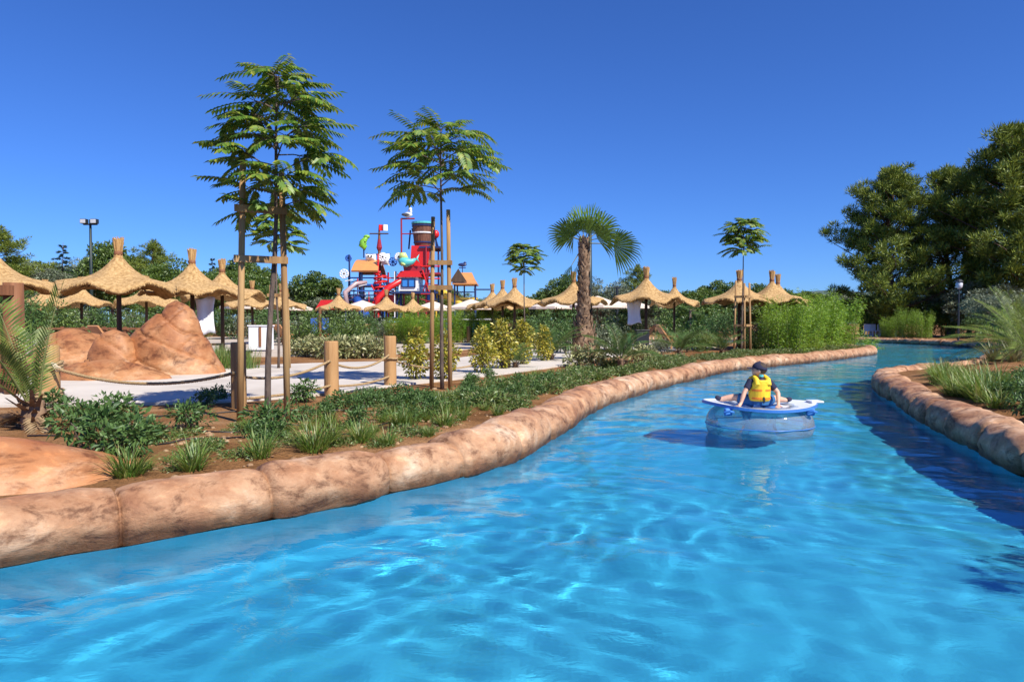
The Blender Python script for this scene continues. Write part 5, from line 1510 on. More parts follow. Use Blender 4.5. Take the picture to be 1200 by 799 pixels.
# rails
for x0, x1, y_, dy, m in ((411, 456, 342, -1.8, P_BLUE), (411, 456, 347, -1.8, P_DKBLUE), (414, 450, 327, -1.5, P_BLUE), (452, 470, 333, -1.2, P_DKBLUE), (452, 470, 327, -1.2, P_RED), (496, 518, 314, -1.6, P_RED), (496, 518, 336, -1.6, P_DKBLUE), (505, 518, 328, -1.6, P_RED)):
    part('rail', m, lambda b: b.tube([T(x0, y_, dy), T(x1, y_, dy)], .06, n=6))
for i, (xa, ya, xb, yb, dy, m) in enumerate(((440, 360, 452, 330, -1.7, P_RED), (452, 360, 440, 335, -1.7, P_RED), (498, 345, 506, 318, -1.6, P_DKRED), (506, 345, 498, 318, -1.6, P_RED), (462, 366, 474, 346, -1.5, P_DKBLUE))):
    part('brace', m, lambda b: b.tube([T(xa, ya, dy), T(xb, yb, dy)], .07, n=6))
# red spiral net column
def coil(b):
    pts = []
    for i in range(90):
        a = i * .55; p = T(449, 365 - i * .5); pts.append((p[0] + .55 * math.cos(a), -1.2 + .55 * math.sin(a), p[2]))
    b.tube(pts, .09, n=6)
part('spiral', P_RED, coil, smooth=True)
rgt = random.Random(8)
for i in range(26):
    x_ = rgt.uniform(411, 457) if i < 15 else rgt.uniform(462, 518)
    y0 = rgt.uniform(318, 346); m = rgt.choice([P_DKBLUE, P_BLUE, P_DKRED, P_RED, P_DKBLUE, P_WHITE]); dy = rgt.uniform(-2.1, 1.6)
    part('post', m, vbar(x_, y0, 372, dy, .10))
for i in range(14):
    x0 = rgt.uniform(409, 445) if i < 8 else rgt.uniform(458, 505); y_ = rgt.uniform(326, 360); m = rgt.choice([P_DKBLUE, P_RED, P_DKRED, P_WHITE]); dy = rgt.uniform(-2.2, -1.2); L_ = rgt.uniform(8, 16)
    part('rail', m, lambda b: b.tube([T(x0, y_, dy), T(x0 + L_, y_ + rgt.uniform(-4, 4), dy)], .045, n=6))
# stairs going up to the right
for i in range(11):
    part('step', P_RED if i % 2 else P_DKRED, lambda b: b.box((T(452 + i * 2.2, 0)[0], -1.0, T(0, 356 - i * 2.9)[2]), (.22, 1.3, .09)))
# tubes / slides
part('slide', P_RED, lambda b: b.tube([T(486, 322, -.5), T(474, 330, -1.6), T(462, 338, -2.2), T(450, 350, -2.4), T(446, 364, -2.6)], .27, n=10), smooth=True)
part('slide', P_PINK, lambda b: b.tube([T(434, 332, -1.5), T(424, 334, -2.2), T(413, 344, -2.6), T(416, 358, -2.9)], [.15, .20, .22, .20], n=12), smooth=True)
part('slide', P_YEL, lambda b: b.tube([T(512, 338, -1), T(524, 346, -2), T(538, 352, -2.4), T(545, 362, -2.6)], .36, n=12), smooth=True)
part('slide', P_BLUE, lambda b: b.tube([T(424, 352, -2), T(432, 362, -2.8), T(438, 372, -3.2)], .4, n=10), smooth=True)
# barrel-vault orange roof on the left
def vault(xc, y_top, y_bot, hw, dep, bulge=.25):
    a = T(xc, y_bot); zt = T(xc, y_top)[2]
    def f(b):
        n, V = 10, []
        for s in (-1, 1):
            for i in range(n + 1):
                u = i / n * 2 - 1
                V.append((a[0] + s * hw * TS * (1 - .10 * (1 - abs(u))), u * dep, zt - (zt - a[2]) * abs(u) ** 1.6))
        for s in (-1, 1):
            for i in range(n + 1):
                u = i / n * 2 - 1
                V.append((a[0] + s * hw * TS * (1 - .10 * (1 - abs(u))), u * dep * .96, zt - .14 - (zt - a[2]) * abs(u) ** 1.6))
        m_ = n + 1
        Fc = []
        for i in range(n):
            Fc += [(i, i + 1, m_ + i + 1, m_ + i), (2*m_ + i, 3*m_ + i, 3*m_ + i + 1, 2*m_ + i + 1), (i, 2*m_ + i, 2*m_ + i + 1, i + 1), (m_ + i, m_ + i + 1, 3*m_ + i + 1, 3*m_ + i)]
        Fc += [(0, m_, 3*m_, 2*m_), (n, 2*m_ + n, 3*m_ + n, m_ + n)]
        b.add(V, Fc)
    return f
part('roof', P_ORANGE, vault(433, 304.5, 319, 15, 2.0))
# pinwheels
def wheel(xc, yc, r, dy):
    c = T(xc, yc, dy)
    def f(b):
        for i in range(8):
            a = 2 * PI * i / 8
            b.bar(c, (c[0] + r * math.cos(a), c[1], c[2] + r * math.sin(a)), .05, .09)
            a2 = a + 2 * PI / 16
            b.ball((c[0] + r * .85 * math.cos(a), c[1], c[2] + r * .85 * math.sin(a)), (.085, .04, .085), n=8, m=5)
        b.tube([(c[0] + r * math.cos(2*PI*i/20), c[1] + .02, c[2] + r * math.sin(2*PI*i/20)) for i in range(21)], .045, n=5)
    return f
part('pinwheel', P_WHITE, wheel(409, 322.5, .38, -1.7)); part('pinwheel', P_WHITE, wheel(471, 303, .32, -1.6)); part('pinwheel', P_BLUE, wheel(463, 308, .36, -1)); part('pinwheel', P_BLUE, wheel(412, 304, .26, -1)); part('pinwheel', P_WHITE, wheel(452, 303, .36, -1.3))
# mast, yard, flag
part('mast', P_BUCKET, lambda b: b.tube([T(445, 372), T(445, 300), T(445, 281), T(445, 264)], [.16, .14, .13, .05], n=8))
part('yard', M_DARKWOOD, lambda b: b.tube([T(434, 274.5, -.1), T(456, 274.5, -.1)], .06, n=6))
part('yard', M_DARKWOOD, lambda b: b.tube([T(429, 299, -.1), T(458, 298, -.1)], .06, n=6))
part('crow_nest', P_DKRED, lambda b: b.lathe([(.16, 0), (.26, .25), (.20, .6), (.14, 1.0)], n=10, c=T(445, 294)))
def flagp(x0, x1):
    a, c = T(x0, 264), T(x1, 271)
    def f(b):
        V = []
        for j in range(2):
            for i in range(5):
                u = i / 4; V.append((a[0] + (c[0] - a[0]) * u, -.12 + .10 * math.sin(x0 + 4 * u), a[2] + (c[2] - a[2]) * j))
        V += [(v[0], v[1] + .03, v[2]) for v in V]
        Fc = [(i, i+1, 6+i, 5+i) for i in range(4)] + [(10+i, 15+i, 16+i, 11+i) for i in range(4)] + [(i, 10+i, 11+i, i+1) for i in range(4)] + [(5+i, 6+i, 16+i, 15+i) for i in range(4)]
        b.add(V, Fc)
    return f
fl_ = part('flag', P_RED, flagp(445.3, 450)); part('flag_fly', P_WHITE, flagp(450, 455), parent=fl_)
# white sail banners with dark marks
def sail(x0, x1, y0, y1):
    a, c = T(x0, y0), T(x1, y1)
    def f(b):
        V, n = [], 7
        for j in range(n):
            for i in range(n):
                u, v = i / (n-1), j / (n-1)
                V.append((a[0] + (c[0]-a[0]) * u, -.45 - .30 * math.sin(PI * v) * math.sin(PI * u), a[2] + (c[2]-a[2]) * v + .12 * math.sin(PI * u) * (v - .3)))
        V += [(v[0], v[1] + .05, v[2]) for v in V]
        k = n * n
        Fc = []
        for j in range(n-1):
            for i in range(n-1):
                q = (j*n+i, j*n+i+1, (j+1)*n+i+1, (j+1)*n+i); Fc.append(q[::-1]); Fc.append(tuple(t + k for t in q))
        b.add(V, Fc)
    return f
s1 = part('sail', P_WHITE, sail(430, 442, 298.5, 307)); s2 = part('sail', P_WHITE, sail(448, 458, 298, 312))
def marks(x_, y_):
    c = T(x_, y_)
    def f(b):
        for dx, dz, r in ((-.14, .04, .09), (.14, .04, .09), (0, -.13, .05)): b.ball((c[0] + dx, -.80, c[2] + dz), (r, .05, r), n=8, m=5)
        b.bar((c[0] - .32, -.77, c[2] + .22), (c[0] - .2, -.79, c[2] + .3), .05, .06)
    return f
part('emblem', M_BLACK, marks(436, 302), parent=s1); part('emblem', M_BLACK, marks(453, 304), parent=s2)
# green lizard on a pole
part('figure_pole', P_DKBLUE, lambda b: b.tube([T(428, 303, -.4), T(428, 290, -.4)], .07, n=6))
def lizard(b):
    b.tube([T(432.5, 279, -.4), T(430, 281, -.4), T(427.5, 284, -.4), T(427, 288, -.4), T(429.5, 291, -.4), T(431.5, 288.5, -.4)], [.14, .22, .32, .40, .27, .08], n=10)
    b.ball(T(431.5, 278.5, -.4), (.30, .2, .18)); b.tube([T(428, 283, -.6), T(431, 284.5, -.7)], .07, n=6); b.tube([T(426, 288, -.6), T(424, 290, -.7)], .08, n=6); b.tube([T(426.5, 282, -.4), T(424, 285, -.4), T(424.5, 287, -.4)], [.06, .12, .03], n=6)
lz = part('lizard_figure', P_GREEN, lizard, smooth=True)
part('beak', P_ORANGE, lambda b: b.tube([T(433.5, 278.5, -.4), T(435, 279.5, -.4)], [.12, .02], n=6), parent=lz)
# gallows pole with gull
part('gallows', P_DKRED, lambda b: (b.tube([T(471.5, 303, -.3), T(471.5, 257, -.3)], .08, n=8), b.tube([T(471.5, 257.5, -.3), T(487, 257.5, -.3)], .07, n=6), b.tube([T(471.5, 275, -.3), T(487, 275, -.3)], .05, n=6)))
def gull(b):
    b.ball(T(479, 253, -.3), (.42, .24, .23)); b.tube([T(481.5, 252.5, -.3), T(483, 249.5, -.3), T(482, 247, -.3)], [.13, .10, .12], n=8); b.ball(T(482, 246.5, -.3), (.16, .14, .15)); b.tube([T(478, 255, -.3), T(478, 257.5, -.3)], .03, n=5); b.tube([T(480, 255, -.3), T(480, 257.5, -.3)], .03, n=5)
gl = part('gull_figure', P_WHITE, gull, smooth=True)
part('wing', paint('gull_grey', (.08, .09, .11)), lambda b: b.ball(T(477, 253, -.45), (.40, .16, .15)), parent=gl, smooth=True)
part('beak', P_ORANGE, lambda b: b.tube([T(481, 247, -.3), T(479, 249, -.3)], [.06, .02], n=6), parent=gl)
# the tipping bucket
c = T(496.5, 289, 0)
bk = part('bucket', P_BUCKET, lambda b: b.lathe([(.78, 0), (.86, .4), (.95, 1.2), (1.0, 2.0), (.93, 2.0), (.8, .6), (.1, .3)], n=22, c=c), smooth=False)
for zz, rr in ((.25, .84), (1.1, .955), (1.75, 1.0)):
    part('hoop', P_DKBLUE if zz != 1.1 else P_WHITE, lambda b: b.lathe([(rr, zz), (rr + .05, zz), (rr + .05, zz + .12), (rr, zz + .12)], n=22, c=c), parent=bk)
part('rim', P_TEAL, lambda b: b.lathe([(1.0, 1.96), (1.07, 1.96), (1.07, 2.14), (.93, 2.14)], n=22, c=c), parent=bk)
part('hub', P_RED, lambda b: b.ball(T(511, 275, 0), (.32, .3, .38)), smooth=True)
for xa, ya, xb, yb in ((481, 270, 479, 292), (483, 268, 490, 292), (510, 270, 512, 295), (508, 272, 515, 295)):
    part('bracket', P_DKBLUE, lambda b: b.tube([T(xa, ya, .2), T(xb, yb, .2)], .08, n=6))
# big red curved roof below the bucket, lower red roof, white house
def ramp_roof(pts, dep, m, name='roof'):
    P = [T(*p) for p in pts]
    def f(b):
        V = [(p[0], -dep, p[2]) for p in P] + [(p[0], dep, p[2]) for p in P]
        n = len(P)
        Fc = [tuple(range(n)), tuple(range(2*n-1, n-1, -1))] + [(i, i+n, (i+1) % n + n, (i+1) % n) for i in range(n)]
        b.add(V, Fc)
    return part(name, m, f)
ramp_roof([(485, 290), (505, 290), (505.5, 300), (504, 310), (498, 314), (487, 314), (481, 313), (484, 304)], 1.3, P_RED)
ramp_roof([(476, 313.5), (498, 313.5), (497, 319), (494, 320), (477, 320)], 1.6, P_DKRED)
ramp_roof([(474, 319.5), (494, 319.5), (498, 326.5), (469, 326.5)], 2.0, P_RED)
hs_ = T(482.5, 342)
hz1 = T(482.5, 326.5)[2]
house = part('house', P_WHITE, lambda b: b.box((hs_[0], -.2, (hs_[2] + hz1) / 2), (22 * TS, 3.2, hz1 - hs_[2])))
wc = T(482.5, 333)
part('window', P_CYAN, lambda b: b.box((wc[0], -1.82, wc[2]), (14 * TS, .08, 8.5 * TS)), parent=house)
part('window_frame', P_DKBLUE, lambda b: (b.box((wc[0], -1.84, wc[2] + 4.6 * TS), (15.5 * TS, .14, .10)), b.box((wc[0], -1.84, wc[2] - 4.6 * TS), (15.5 * TS, .14, .10)), b.box((wc[0], -1.87, wc[2]), (.09, .1, 8.5 * TS)), b.box((wc[0] - 7.4 * TS, -1.84, wc[2]), (.1, .14, 9 * TS)), b.box((wc[0] + 7.4 * TS, -1.84, wc[2]), (.1, .14, 9 * TS))), parent=house)
part('wall_panel', P_RED, lambda b: b.box((T(462, 0)[0], -.6, T(0, 352)[2]), (9 * TS, 1.5, 12 * TS)))
part('wall_panel', P_BLUE, lambda b: b.box((T(508, 0)[0], -.8, T(0, 345)[2]), (9 * TS, 1.5, 14 * TS)))
part('wall_panel', P_YEL, lambda b: b.box((T(519, 0)[0], -.4, T(0, 346)[2]), (12 * TS, 1.5, 8 * TS)))
# fish figure
def fish(b):
    b.tube([T(472, 306, -1.9), T(475, 308, -1.9), T(481, 310, -1.9), T(487, 309, -1.9), T(491, 306, -1.9)], [.18, .42, .44, .26, .10], n=12)
    b.prism([(0, 0), (.35, .42), (.22, 0), (.42, -.36)], .12, c=T(490.5, 306, -1.9))
fh = part('fish_figure', P_TEAL, fish, smooth=True)
part('fin', P_LIMEY, lambda b: (b.tube([T(473, 303, -1.9), T(478, 303, -1.9), T(482, 306, -1.9)], [.34, .36, .1], n=10), b.tube([T(476, 312, -2.2), T(480, 313, -2.4)], [.2, .05], n=8)), parent=fh, smooth=True)
# little shade hut on the right of the tower
hx_, hd = 546, 60.0
hut = thing('play_hut', 'small hut with a flared orange gable roof and a weathervane, right of the play tower', 'hut', ((hx_ - CX) * hd / F, hd, .3))
q = hd / F
def HT(px_, py_, dy=0): return ((px_ - hx_) * q, dy, zat(py_, hd) - .3)
for x_, dy in ((534, -1.0), (535, 1.0), (558, -1.0), (556, 1.0), (543, 1.3)):
    b = MB(); b.tube([HT(x_, 372, dy), HT(x_, 331, dy)], .07, n=8); b.build('post', P_DKBLUE, hut)
def gable(b):
    pr = [(-12, 332.5), (-6.5, 325), (-4, 319.5)]
    a = [HT(hx_ - 5, 319.5, 0), HT(hx_ + 8, 319.5, 0)]
    rows = []
    for (f_, y_) in ((1.0, 333), (.55, 328), (.2, 322.5), (.0, 319.5)):
        x0 = HT(hx_ - 7 - 7 * f_, y_)[0]; x1 = HT(hx_ + 7 + 7 * f_, y_)[0]; z = HT(0, y_)[2]
        rows.append([(x0, -1.7 * f_, z), (x1, -1.7 * f_, z), (x1, 1.7 * f_ + .001, z), (x0, 1.7 * f_ + .001, z)])
    V = [p for r_ in rows for p in r_] + [(p[0], p[1], p[2] - .1) for p in rows[0]]
    Fc = []
    for i in range(3):
        for j in range(4): Fc.append((i*4+j, i*4+(j+1) % 4, (i+1)*4+(j+1) % 4, (i+1)*4+j))
    Fc += [(12, 13, 14, 15), (16, 19, 18, 17)] + [(j, 16 + j, 16 + (j+1) % 4, (j+1) % 4) for j in range(4)]
    b.add(V, Fc)
b = MB(); gable(b); b.build('roof', P_ORANGE, hut)
b = MB(); b.prism([(-.75, 0), (.75, 0), (.0, 1.15)], .1, c=HT(539, 332, -1.72)); b.build('gable_end', M_DARKWOOD, hut)
b = MB(); b.tube([HT(542, 320), HT(542, 309)], .04, n=6); b.bar(HT(538, 314), HT(546, 314), .05, .08); b.ball(HT(542, 310.5), (.38, .1, .16)); b.ball(HT(545, 308.5), (.14, .09, .12)); b.build('weathervane', P_DKBLUE, hut)
b = MB(); b.box(HT(548, 350), (24 * q, 1.2, .18)); b.build('platform', P_YEL, hut)
b = MB(); b.tube([HT(556, 340, -1), HT(575, 340, -1)], .06, n=6); b.tube([HT(534, 343, -1.02), HT(558, 343, -1.02)], .05, n=6); b.build('rail', P_DKBLUE, hut)
# low kiosk row and a red canopy near the tower foot
x, y = atd(545, 58)
kq = thing('kiosk', 'low green and blue kiosk behind the cream parasol below the hut', 'kiosk', (x, y, .3))
b = MB(); b.box((0, 0, .7), (4.2, 2, 1.4)); b.build('body', P_GREEN, kq)
b = MB(); b.box((-.9, -1.03, .7), (1.4, .06, 1.1)); b.box((1.1, -1.03, .7), (.9, .06, 1.1)); b.build('panel', P_CYAN, kq)
b = MB(); b.box((0, 0, 1.47), (4.5, 2.4, .12)); b.build('roof', P_WHITE, kq)
x, y = atd(392, 60)
rk = thing('red_awning_stall', 'small stall with a red awning behind the far left parasol', 'stall', (x, y, .3))
b = MB(); b.prism([(-1.4, 0), (1.4, 0), (1.0, .8), (-.9, .8)], 2.0, c=(0, 0, 2.35)); b.build('awning', P_RED, rk)
for sx in (-1.2, 1.2):
    b = MB(); b.tube([(sx, -.8, 0), (sx, -.8, 2.4)], .06, n=6); b.build('post', P_DKBLUE, rk)
b = MB(); b.box((0, 0, .5), (2.2, .8, 1.0)); b.build('counter', P_DKBLUE, rk)
# low white wall / chairs glimpsed at the bend
M_CHAIR = paint('white_plastic', (.75, .76, .78))
def chair():
    r = thing('white_chair', 'chair', 'chair')
    b = MB(); b.box((0, 0, .45), (.5, .5, .04), bev=.01); b.build('seat', M_CHAIR, r)
    b = MB(); b.box((0, .24, .72), (.5, .04, .5), bev=.01); b.build('backrest', M_CHAIR, r)
    for sx in (-.21, .21):
        for sy in (-.21, .21):
            b = MB(); b.box((sx, sy, .22), (.05, .05, .44)); b.build('leg', M_CHAIR, r)
    return r
ch = Kind(chair())
for i, px_ in enumerate((1018, 1026, 1034, 1046, 1054)):
    x, y = atd(px_, 58.5); ch.place(x, y, .3, .3 * i, 1.1, 'white plastic chair in the row under the bamboo at the river bend', 'white chairs at the river bend')
# ------------------------------------------------------------------ swim ring and child
BX, BD = 3.36, 9.25
def m_clear():
    m, nt, out = nodes('clear_vinyl')
    tr = nt.nodes.new('ShaderNodeBsdfTransparent'); tr.inputs['Color'].default_value = (0.90, 0.94, 0.97, 1)
    gl = nt.nodes.new('ShaderNodeBsdfGlossy'); gl.inputs['Roughness'].default_value = 0.05
    lw = nt.nodes.new('ShaderNodeLayerWeight'); lw.inputs['Blend'].default_value = 0.28
    df = nt.nodes.new('ShaderNodeBsdfDiffuse'); df.inputs['Color'].default_value = (0.62, 0.70, 0.78, 1)
    m1 = nt.nodes.new('ShaderNodeMixShader'); m1.inputs[0].default_value = 0.20
    nt.links.new(tr.outputs[0], m1.inputs[1]); nt.links.new(df.outputs[0], m1.inputs[2])
    mr = nt.nodes.new('ShaderNodeMapRange'); mr.inputs['To Min'].default_value = .05; mr.inputs['To Max'].default_value = .75
    nt.links.new(lw.outputs['Fresnel'], mr.inputs[0])
    m2 = nt.nodes.new('ShaderNodeMixShader')
    nt.links.new(mr.outputs[0], m2.inputs[0]); nt.links.new(m1.outputs[0], m2.inputs[1]); nt.links.new(gl.outputs[0], m2.inputs[2])
    nt.links.new(m2.outputs[0], out.inputs['Surface'])
    return m
ring = thing('swim_ring', 'clear inflated swim ring with a blue and white top deck, carrying the child', 'swim ring', (BX, BD, 0))
b = MB(); V = []; n, m = 72, 24
for i in range(n):
    a = 2 * PI * i / n
    for j in range(m):
        t = 2 * PI * j / m
        rr = .455 + (.245 + .008 * math.sin(9 * a)) * math.cos(t)
        V.append((rr * math.cos(a), rr * .92 * math.sin(a), .135 + (.255 + .006 * math.sin(9 * a)) * math.sin(t)))
i = np.arange(n)[:, None]; j = np.arange(m)[None, :]
b.add(V, np.stack([i*m+j+0*i, ((i+1) % n)*m+j, ((i+1) % n)*m+(j+1) % m, i*m+(j+1) % m+0*i], -1).reshape(-1, 4))
b.build('clear_tube', m_clear(), ring, smooth=True)
P_VWHITE = solid('white_vinyl', [(.74, .78, .84), (.82, .84, .88)], scale=3, rough=.3, bump=.05)
P_VBLUE = solid('blue_vinyl', [(.05, .18, .55), (.08, .26, .66)], scale=3, rough=.3, bump=.05)
def deck_z(x, y): return .345 + .050 * min(1, (x * x + y * y) / .45) + .045 * (abs(x) / .7) ** 2 * (1 if x < 0 else .5)
def deck_mesh(r0, r1, dz, th, tipx=.78):
    b = MB(); V = []; n, k = 64, 6
    for lay in (0, 1):
        for i in range(n):
            a = 2 * PI * i / n
            for j in range(k):
                r = r0 + (r1 - r0) * j / (k - 1)
                x, y = r * math.cos(a), r * .93 * math.sin(a)
                x *= 1 + .10 * max(0, abs(math.cos(a)) ** 10) * (r / .7) ** 4
                V.append((x, y, deck_z(x, y) + dz - lay * th))
    i = np.arange(n)[:, None]; j = np.arange(k - 1)[None, :]; i2 = (i + 1) % n
    top = np.stack([i*k+j, i2*k+j, i2*k+j+1, i*k+j+1], -1).reshape(-1, 4)
    o = n * k
    b.add(V, np.concatenate([top[:, ::-1], top + o]))
    ii = np.arange(n); i2 = (ii + 1) % n
    b.f.extend(np.stack([ii*k+k-1, ii*k+k-1+o, i2*k+k-1+o, i2*k+k-1], -1).tolist()); b.f.extend(np.stack([ii*k, i2*k, i2*k+o, ii*k+o], -1).tolist())
    return b
dk = deck_mesh(.02, .70, 0, .035).build('deck', P_VBLUE, ring, smooth=False)
deck_mesh(.30, .685, .006, .003).build('deck_print', P_VWHITE, dk)
for sx in (-.55, .52):
    b = MB(); b.box((sx, -.40, .34), (.11, .06, .10), rz=-.5 * sx, bev=.02); b.tube([(sx - .06, -.45, .34), (sx, -.49, .36), (sx + .06, -.45, .34)], .014, n=6); b.build('handle', P_VBLUE, ring, smooth=False)
b = MB(); b.box((.74, -.03, .435), (.17, .20, .03), bev=.012); b.build('end_tab', P_VWHITE, ring)
b = MB(); b.tube([(.71 * math.cos(a), .92 * .71 * math.sin(a), .13) for a in np.linspace(0, 2 * PI, 73)], .006, n=5); b.build('seam', P_VBLUE, ring, smooth=True)

# child: one continuous body from a voxel skin over tapered limbs
SK = solid('skin', [(.56, .32, .22), (.64, .39, .28)], scale=14, rough=.5, bump=0.05)
def remesh(b, name, m, parent, vox, smooth_it=4):
    o = b.build(name, m, None)
    md = o.modifiers.new('r', 'REMESH'); md.mode = 'VOXEL'; md.voxel_size = vox; md.use_smooth_shade = True
    s = o.modifiers.new('s', 'SMOOTH'); s.factor = .5; s.iterations = smooth_it
    dg = bpy.context.evaluated_depsgraph_get()
    me = bpy.data.meshes.new_from_object(o.evaluated_get(dg))
    me.polygons.foreach_set('use_smooth', [True] * len(me.polygons))
    o.modifiers.clear(); old = o.data; o.data = me; bpy.data.meshes.remove(old)
    me.name = name
    if not me.materials: me.materials.append(m)
    if parent is not None:
        o.parent = parent; KIDS.setdefault(parent.name, []).append(o)
    return o
ZS = .362
Zt = .0
body = MB()
hd = Vector((0, .005, .505))
yaw = R(152)                                            # face looks to the left and away
HM = Matrix.Rotation(yaw, 3, 'Z')
def H(v): return hd + HM @ Vector(v)
# torso, neck, head
body.tube([(0, 0, .03), (0, .005, .10), (0, .0, .20), (0, -.005, .30), (0, 0, .36), (0, .0, .395)], [.105, .112, .108, .112, .085, .04], n=16)
body.tube([(0, .0, .35), (0, .004, .46)], [.042, .040], n=12)
body.ball(tuple(hd), (.088, .078, .098), M=HM, n=20, m=14)
body.ball(tuple(H((.045, 0, -.045))), (.050, .052, .050), M=HM)         # jaw
body.ball(tuple(H((.088, 0, -.014))), (.015, .012, .014))               # nose
body.ball(tuple(H((.078, 0, -.050))), (.012, .022, .008), M=HM)         # lips
body.ball(tuple(H((.055, .036, -.024))), (.028, .026, .024), M=HM); body.ball(tuple(H((.055, -.036, -.024))), (.028, .026, .024), M=HM)
for s in (-1, 1): body.ball(tuple(H((-.004, s * .078, -.014))), (.019, .009, .027), M=HM)
# arms
for s, el, wr_, hn in ((-1, (-.225, -.045, .205), (-.285, -.085, .070), (-.318, -.105, .036)), (1, (.235, -.055, .195), (.205, -.135, .070), (.190, -.160, .036))):
    sh = Vector((s * .118, 0, .352))
    body.tube([sh, sh.lerp(Vector(el), .5), el], [.043, .036, .030], n=12)
    body.tube([el, Vector(el).lerp(Vector(wr_), .4), wr_], [.030, .030, .021], n=12)
    w, h_ = Vector(wr_), Vector(hn)
    d = (h_ - w).normalized(); sd = Vector((d.y, -d.x, 0)).normalized()
    fwd = Vector((d.x, d.y, -.15)).normalized()
    palm = h_ + Vector((0, 0, -.008))
    body.tube([w, w.lerp(palm, .6), palm + fwd * .016], [.021, .023, .022], n=10)
    for q, (off, L) in enumerate(((-.026, .040), (-.0088, .048), (.0088, .045), (.026, .034))):
        k0 = palm + sd * off * .8 + fwd * .018; k1 = k0 + fwd * L * .5 + sd * off * .25 + Vector((0, 0, .003)); k2 = k1 + fwd * L * .5 + Vector((0, 0, -.012))
        body.tube([k0, k1, k2], [.0082, .0078, .0066], n=8)
    tb = palm - sd * (.020 * s) - fwd * .012
    body.tube([tb, tb - sd * (.022 * s) + fwd * .012, tb - sd * (.028 * s) + fwd * .03 + Vector((0, 0, -.008))], [.010, .009, .0072], n=8)
# legs: spread left and right over the ring
for hip, kn_, an, toe in (((-.06, .03, .075), (-.27, .17, .115), (-.455, .215, .085), (-.515, .215, .115)), ((.06, .03, .075), (.26, .13, .095), (.445, .15, .070), (.52, .165, .085))):
    hip, kn_, an, toe = map(Vector, (hip, kn_, an, toe))
    body.tube([hip, hip.lerp(kn_, .5), kn_], [.075, .064, .050], n=14)
    body.tube([kn_, kn_.lerp(an, .35), an], [.050, .047, .030], n=14)
    body.tube([an, an.lerp(toe, .5) + Vector((0, 0, -.005)), toe], [.030, .028, .020], n=10)
child = remesh(body, 'person', SK, None, .0058, 3)
child.location = (BX - .02, BD - .05, ZS)
child.rotation_euler = (0, 0, R(4))
tag(child, 'small child in navy cap and yellow life vest sitting on the swim ring, looking left', 'person')
NAVY = solid('navy_fabric', [(.012, .014, .04), (.022, .025, .065)], scale=20, rough=.85, bump=.2)
VEST = solid('yellow_vest', [(.80, .50, .015), (.86, .60, .03)], scale=7, rough=.65, bump=.25, bscale=9)
ORNG = solid('orange_band', [(.75, .17, .012), (.85, .24, .02)], scale=20, rough=.6, bump=0)
SHORT = solid('blue_shorts', [(.012, .07, .20), (.025, .14, .32)], scale=9, rough=.8, bump=.15)
# rash vest with short sleeves
b = MB()
b.tube([(0, 0, .07), (0, .003, .12), (0, 0, .20), (0, -.005, .30), (0, 0, .365), (0, 0, .398)], [.116, .118, .114, .119, .092, .050], n=18)
for s, el in ((-1, (-.225, -.045, .205)), (1, (.235, -.055, .195))):
    sh = Vector((s * .11, 0, .355)); e = Vector(el)
    b.tube([sh, sh.lerp(e, .4), sh.lerp(e, .70)], [.056, .050, .046], n=12)
remesh(b, 'rash_vest', NAVY, child, .007, 3)
# life vest: thick foam body with arm openings, shoulder straps and a collar opening
b = MB()
b.tube([(0, 0, .085), (0, 0, .10), (0, -.004, .22), (0, -.006, .325), (0, -.004, .345)], [.128, .140, .142, .138, .122], n=22)
for s in (-1, 1):
    b.tube([(s * .078, -.115, .30), (s * .080, -.085, .375), (s * .075, 0, .408), (s * .080, .085, .375), (s * .078, .11, .30)], [.038, .036, .030, .036, .038], n=12)
b.tube([(-.05, -.112, .345), (.05, -.112, .345)], .028, n=10)
vest = remesh(b, 'life_vest', VEST, child, .0065, 4)
for zz in (.125, .235):
    b = MB()
    for a0, a1 in ((-PI/2 - 1.15, -PI/2 - .16), (-PI/2 + .16, -PI/2 + 1.15)):
        n = 14; V = []
        for i in range(n + 1):
            a = a0 + (a1 - a0) * i / n
            for (r, z) in ((.1435, -.013), (.1435, .013), (.139, .013), (.139, -.013)):
                V.append((r * math.cos(a), r * math.sin(a) - .003, zz + z))
        Fc = []
        for i in range(n):
            for q in range(4): Fc.append((i*4+q, (i+1)*4+q, (i+1)*4+(q+1) % 4, i*4+(q+1) % 4))
        Fc += [(3, 2, 1, 0), (n*4, n*4+1, n*4+2, n*4+3)]
        b.add(V, Fc)
    b.build('reflective_band', ORNG, vest)
b = MB(); b.tube([(0, -.150, .15), (.002, -.155, .10), (-.004, -.150, .065)], [.009, .012, .008], n=6); b.ball((0, -.150, .118), (.013, .012, .02), n=8, m=6); b.build('strap', M_BLACK, vest)
b = MB(); b.tube([(-.028, -.052, .425), (0, -.058, .415), (.028, -.052, .425)], .016, n=8); b.build('collar', solid('aqua_fabric', (.06, .42, .50), rough=.8), child, smooth=True)
# shorts
b = MB()
b.tube([(0, .0, .03), (0, .0, .12)], [.124, .122], n=18)
for hip, kn_ in (((-.06, .03, .075), (-.27, .17, .115)), ((.06, .03, .075), (.26, .13, .095))):
    hip, kn_ = Vector(hip), Vector(kn_); b.tube([hip, hip.lerp(kn_, .45), hip.lerp(kn_, .82)], [.088, .077, .070], n=14)
remesh(b, 'shorts', SHORT, child, .007, 3)
# water shoes
for an, toe in (((-.455, .215, .085), (-.515, .215, .115)), ((.445, .15, .070), (.52, .165, .085))):
    an, toe = Vector(an), Vector(toe)
    b = MB(); b.tube([an.lerp(toe, .1), an.lerp(toe, .6), toe, toe + (toe - an) * .18], [.034, .034, .027, .012], n=12); b.build('shoe', NAVY, child, smooth=True)
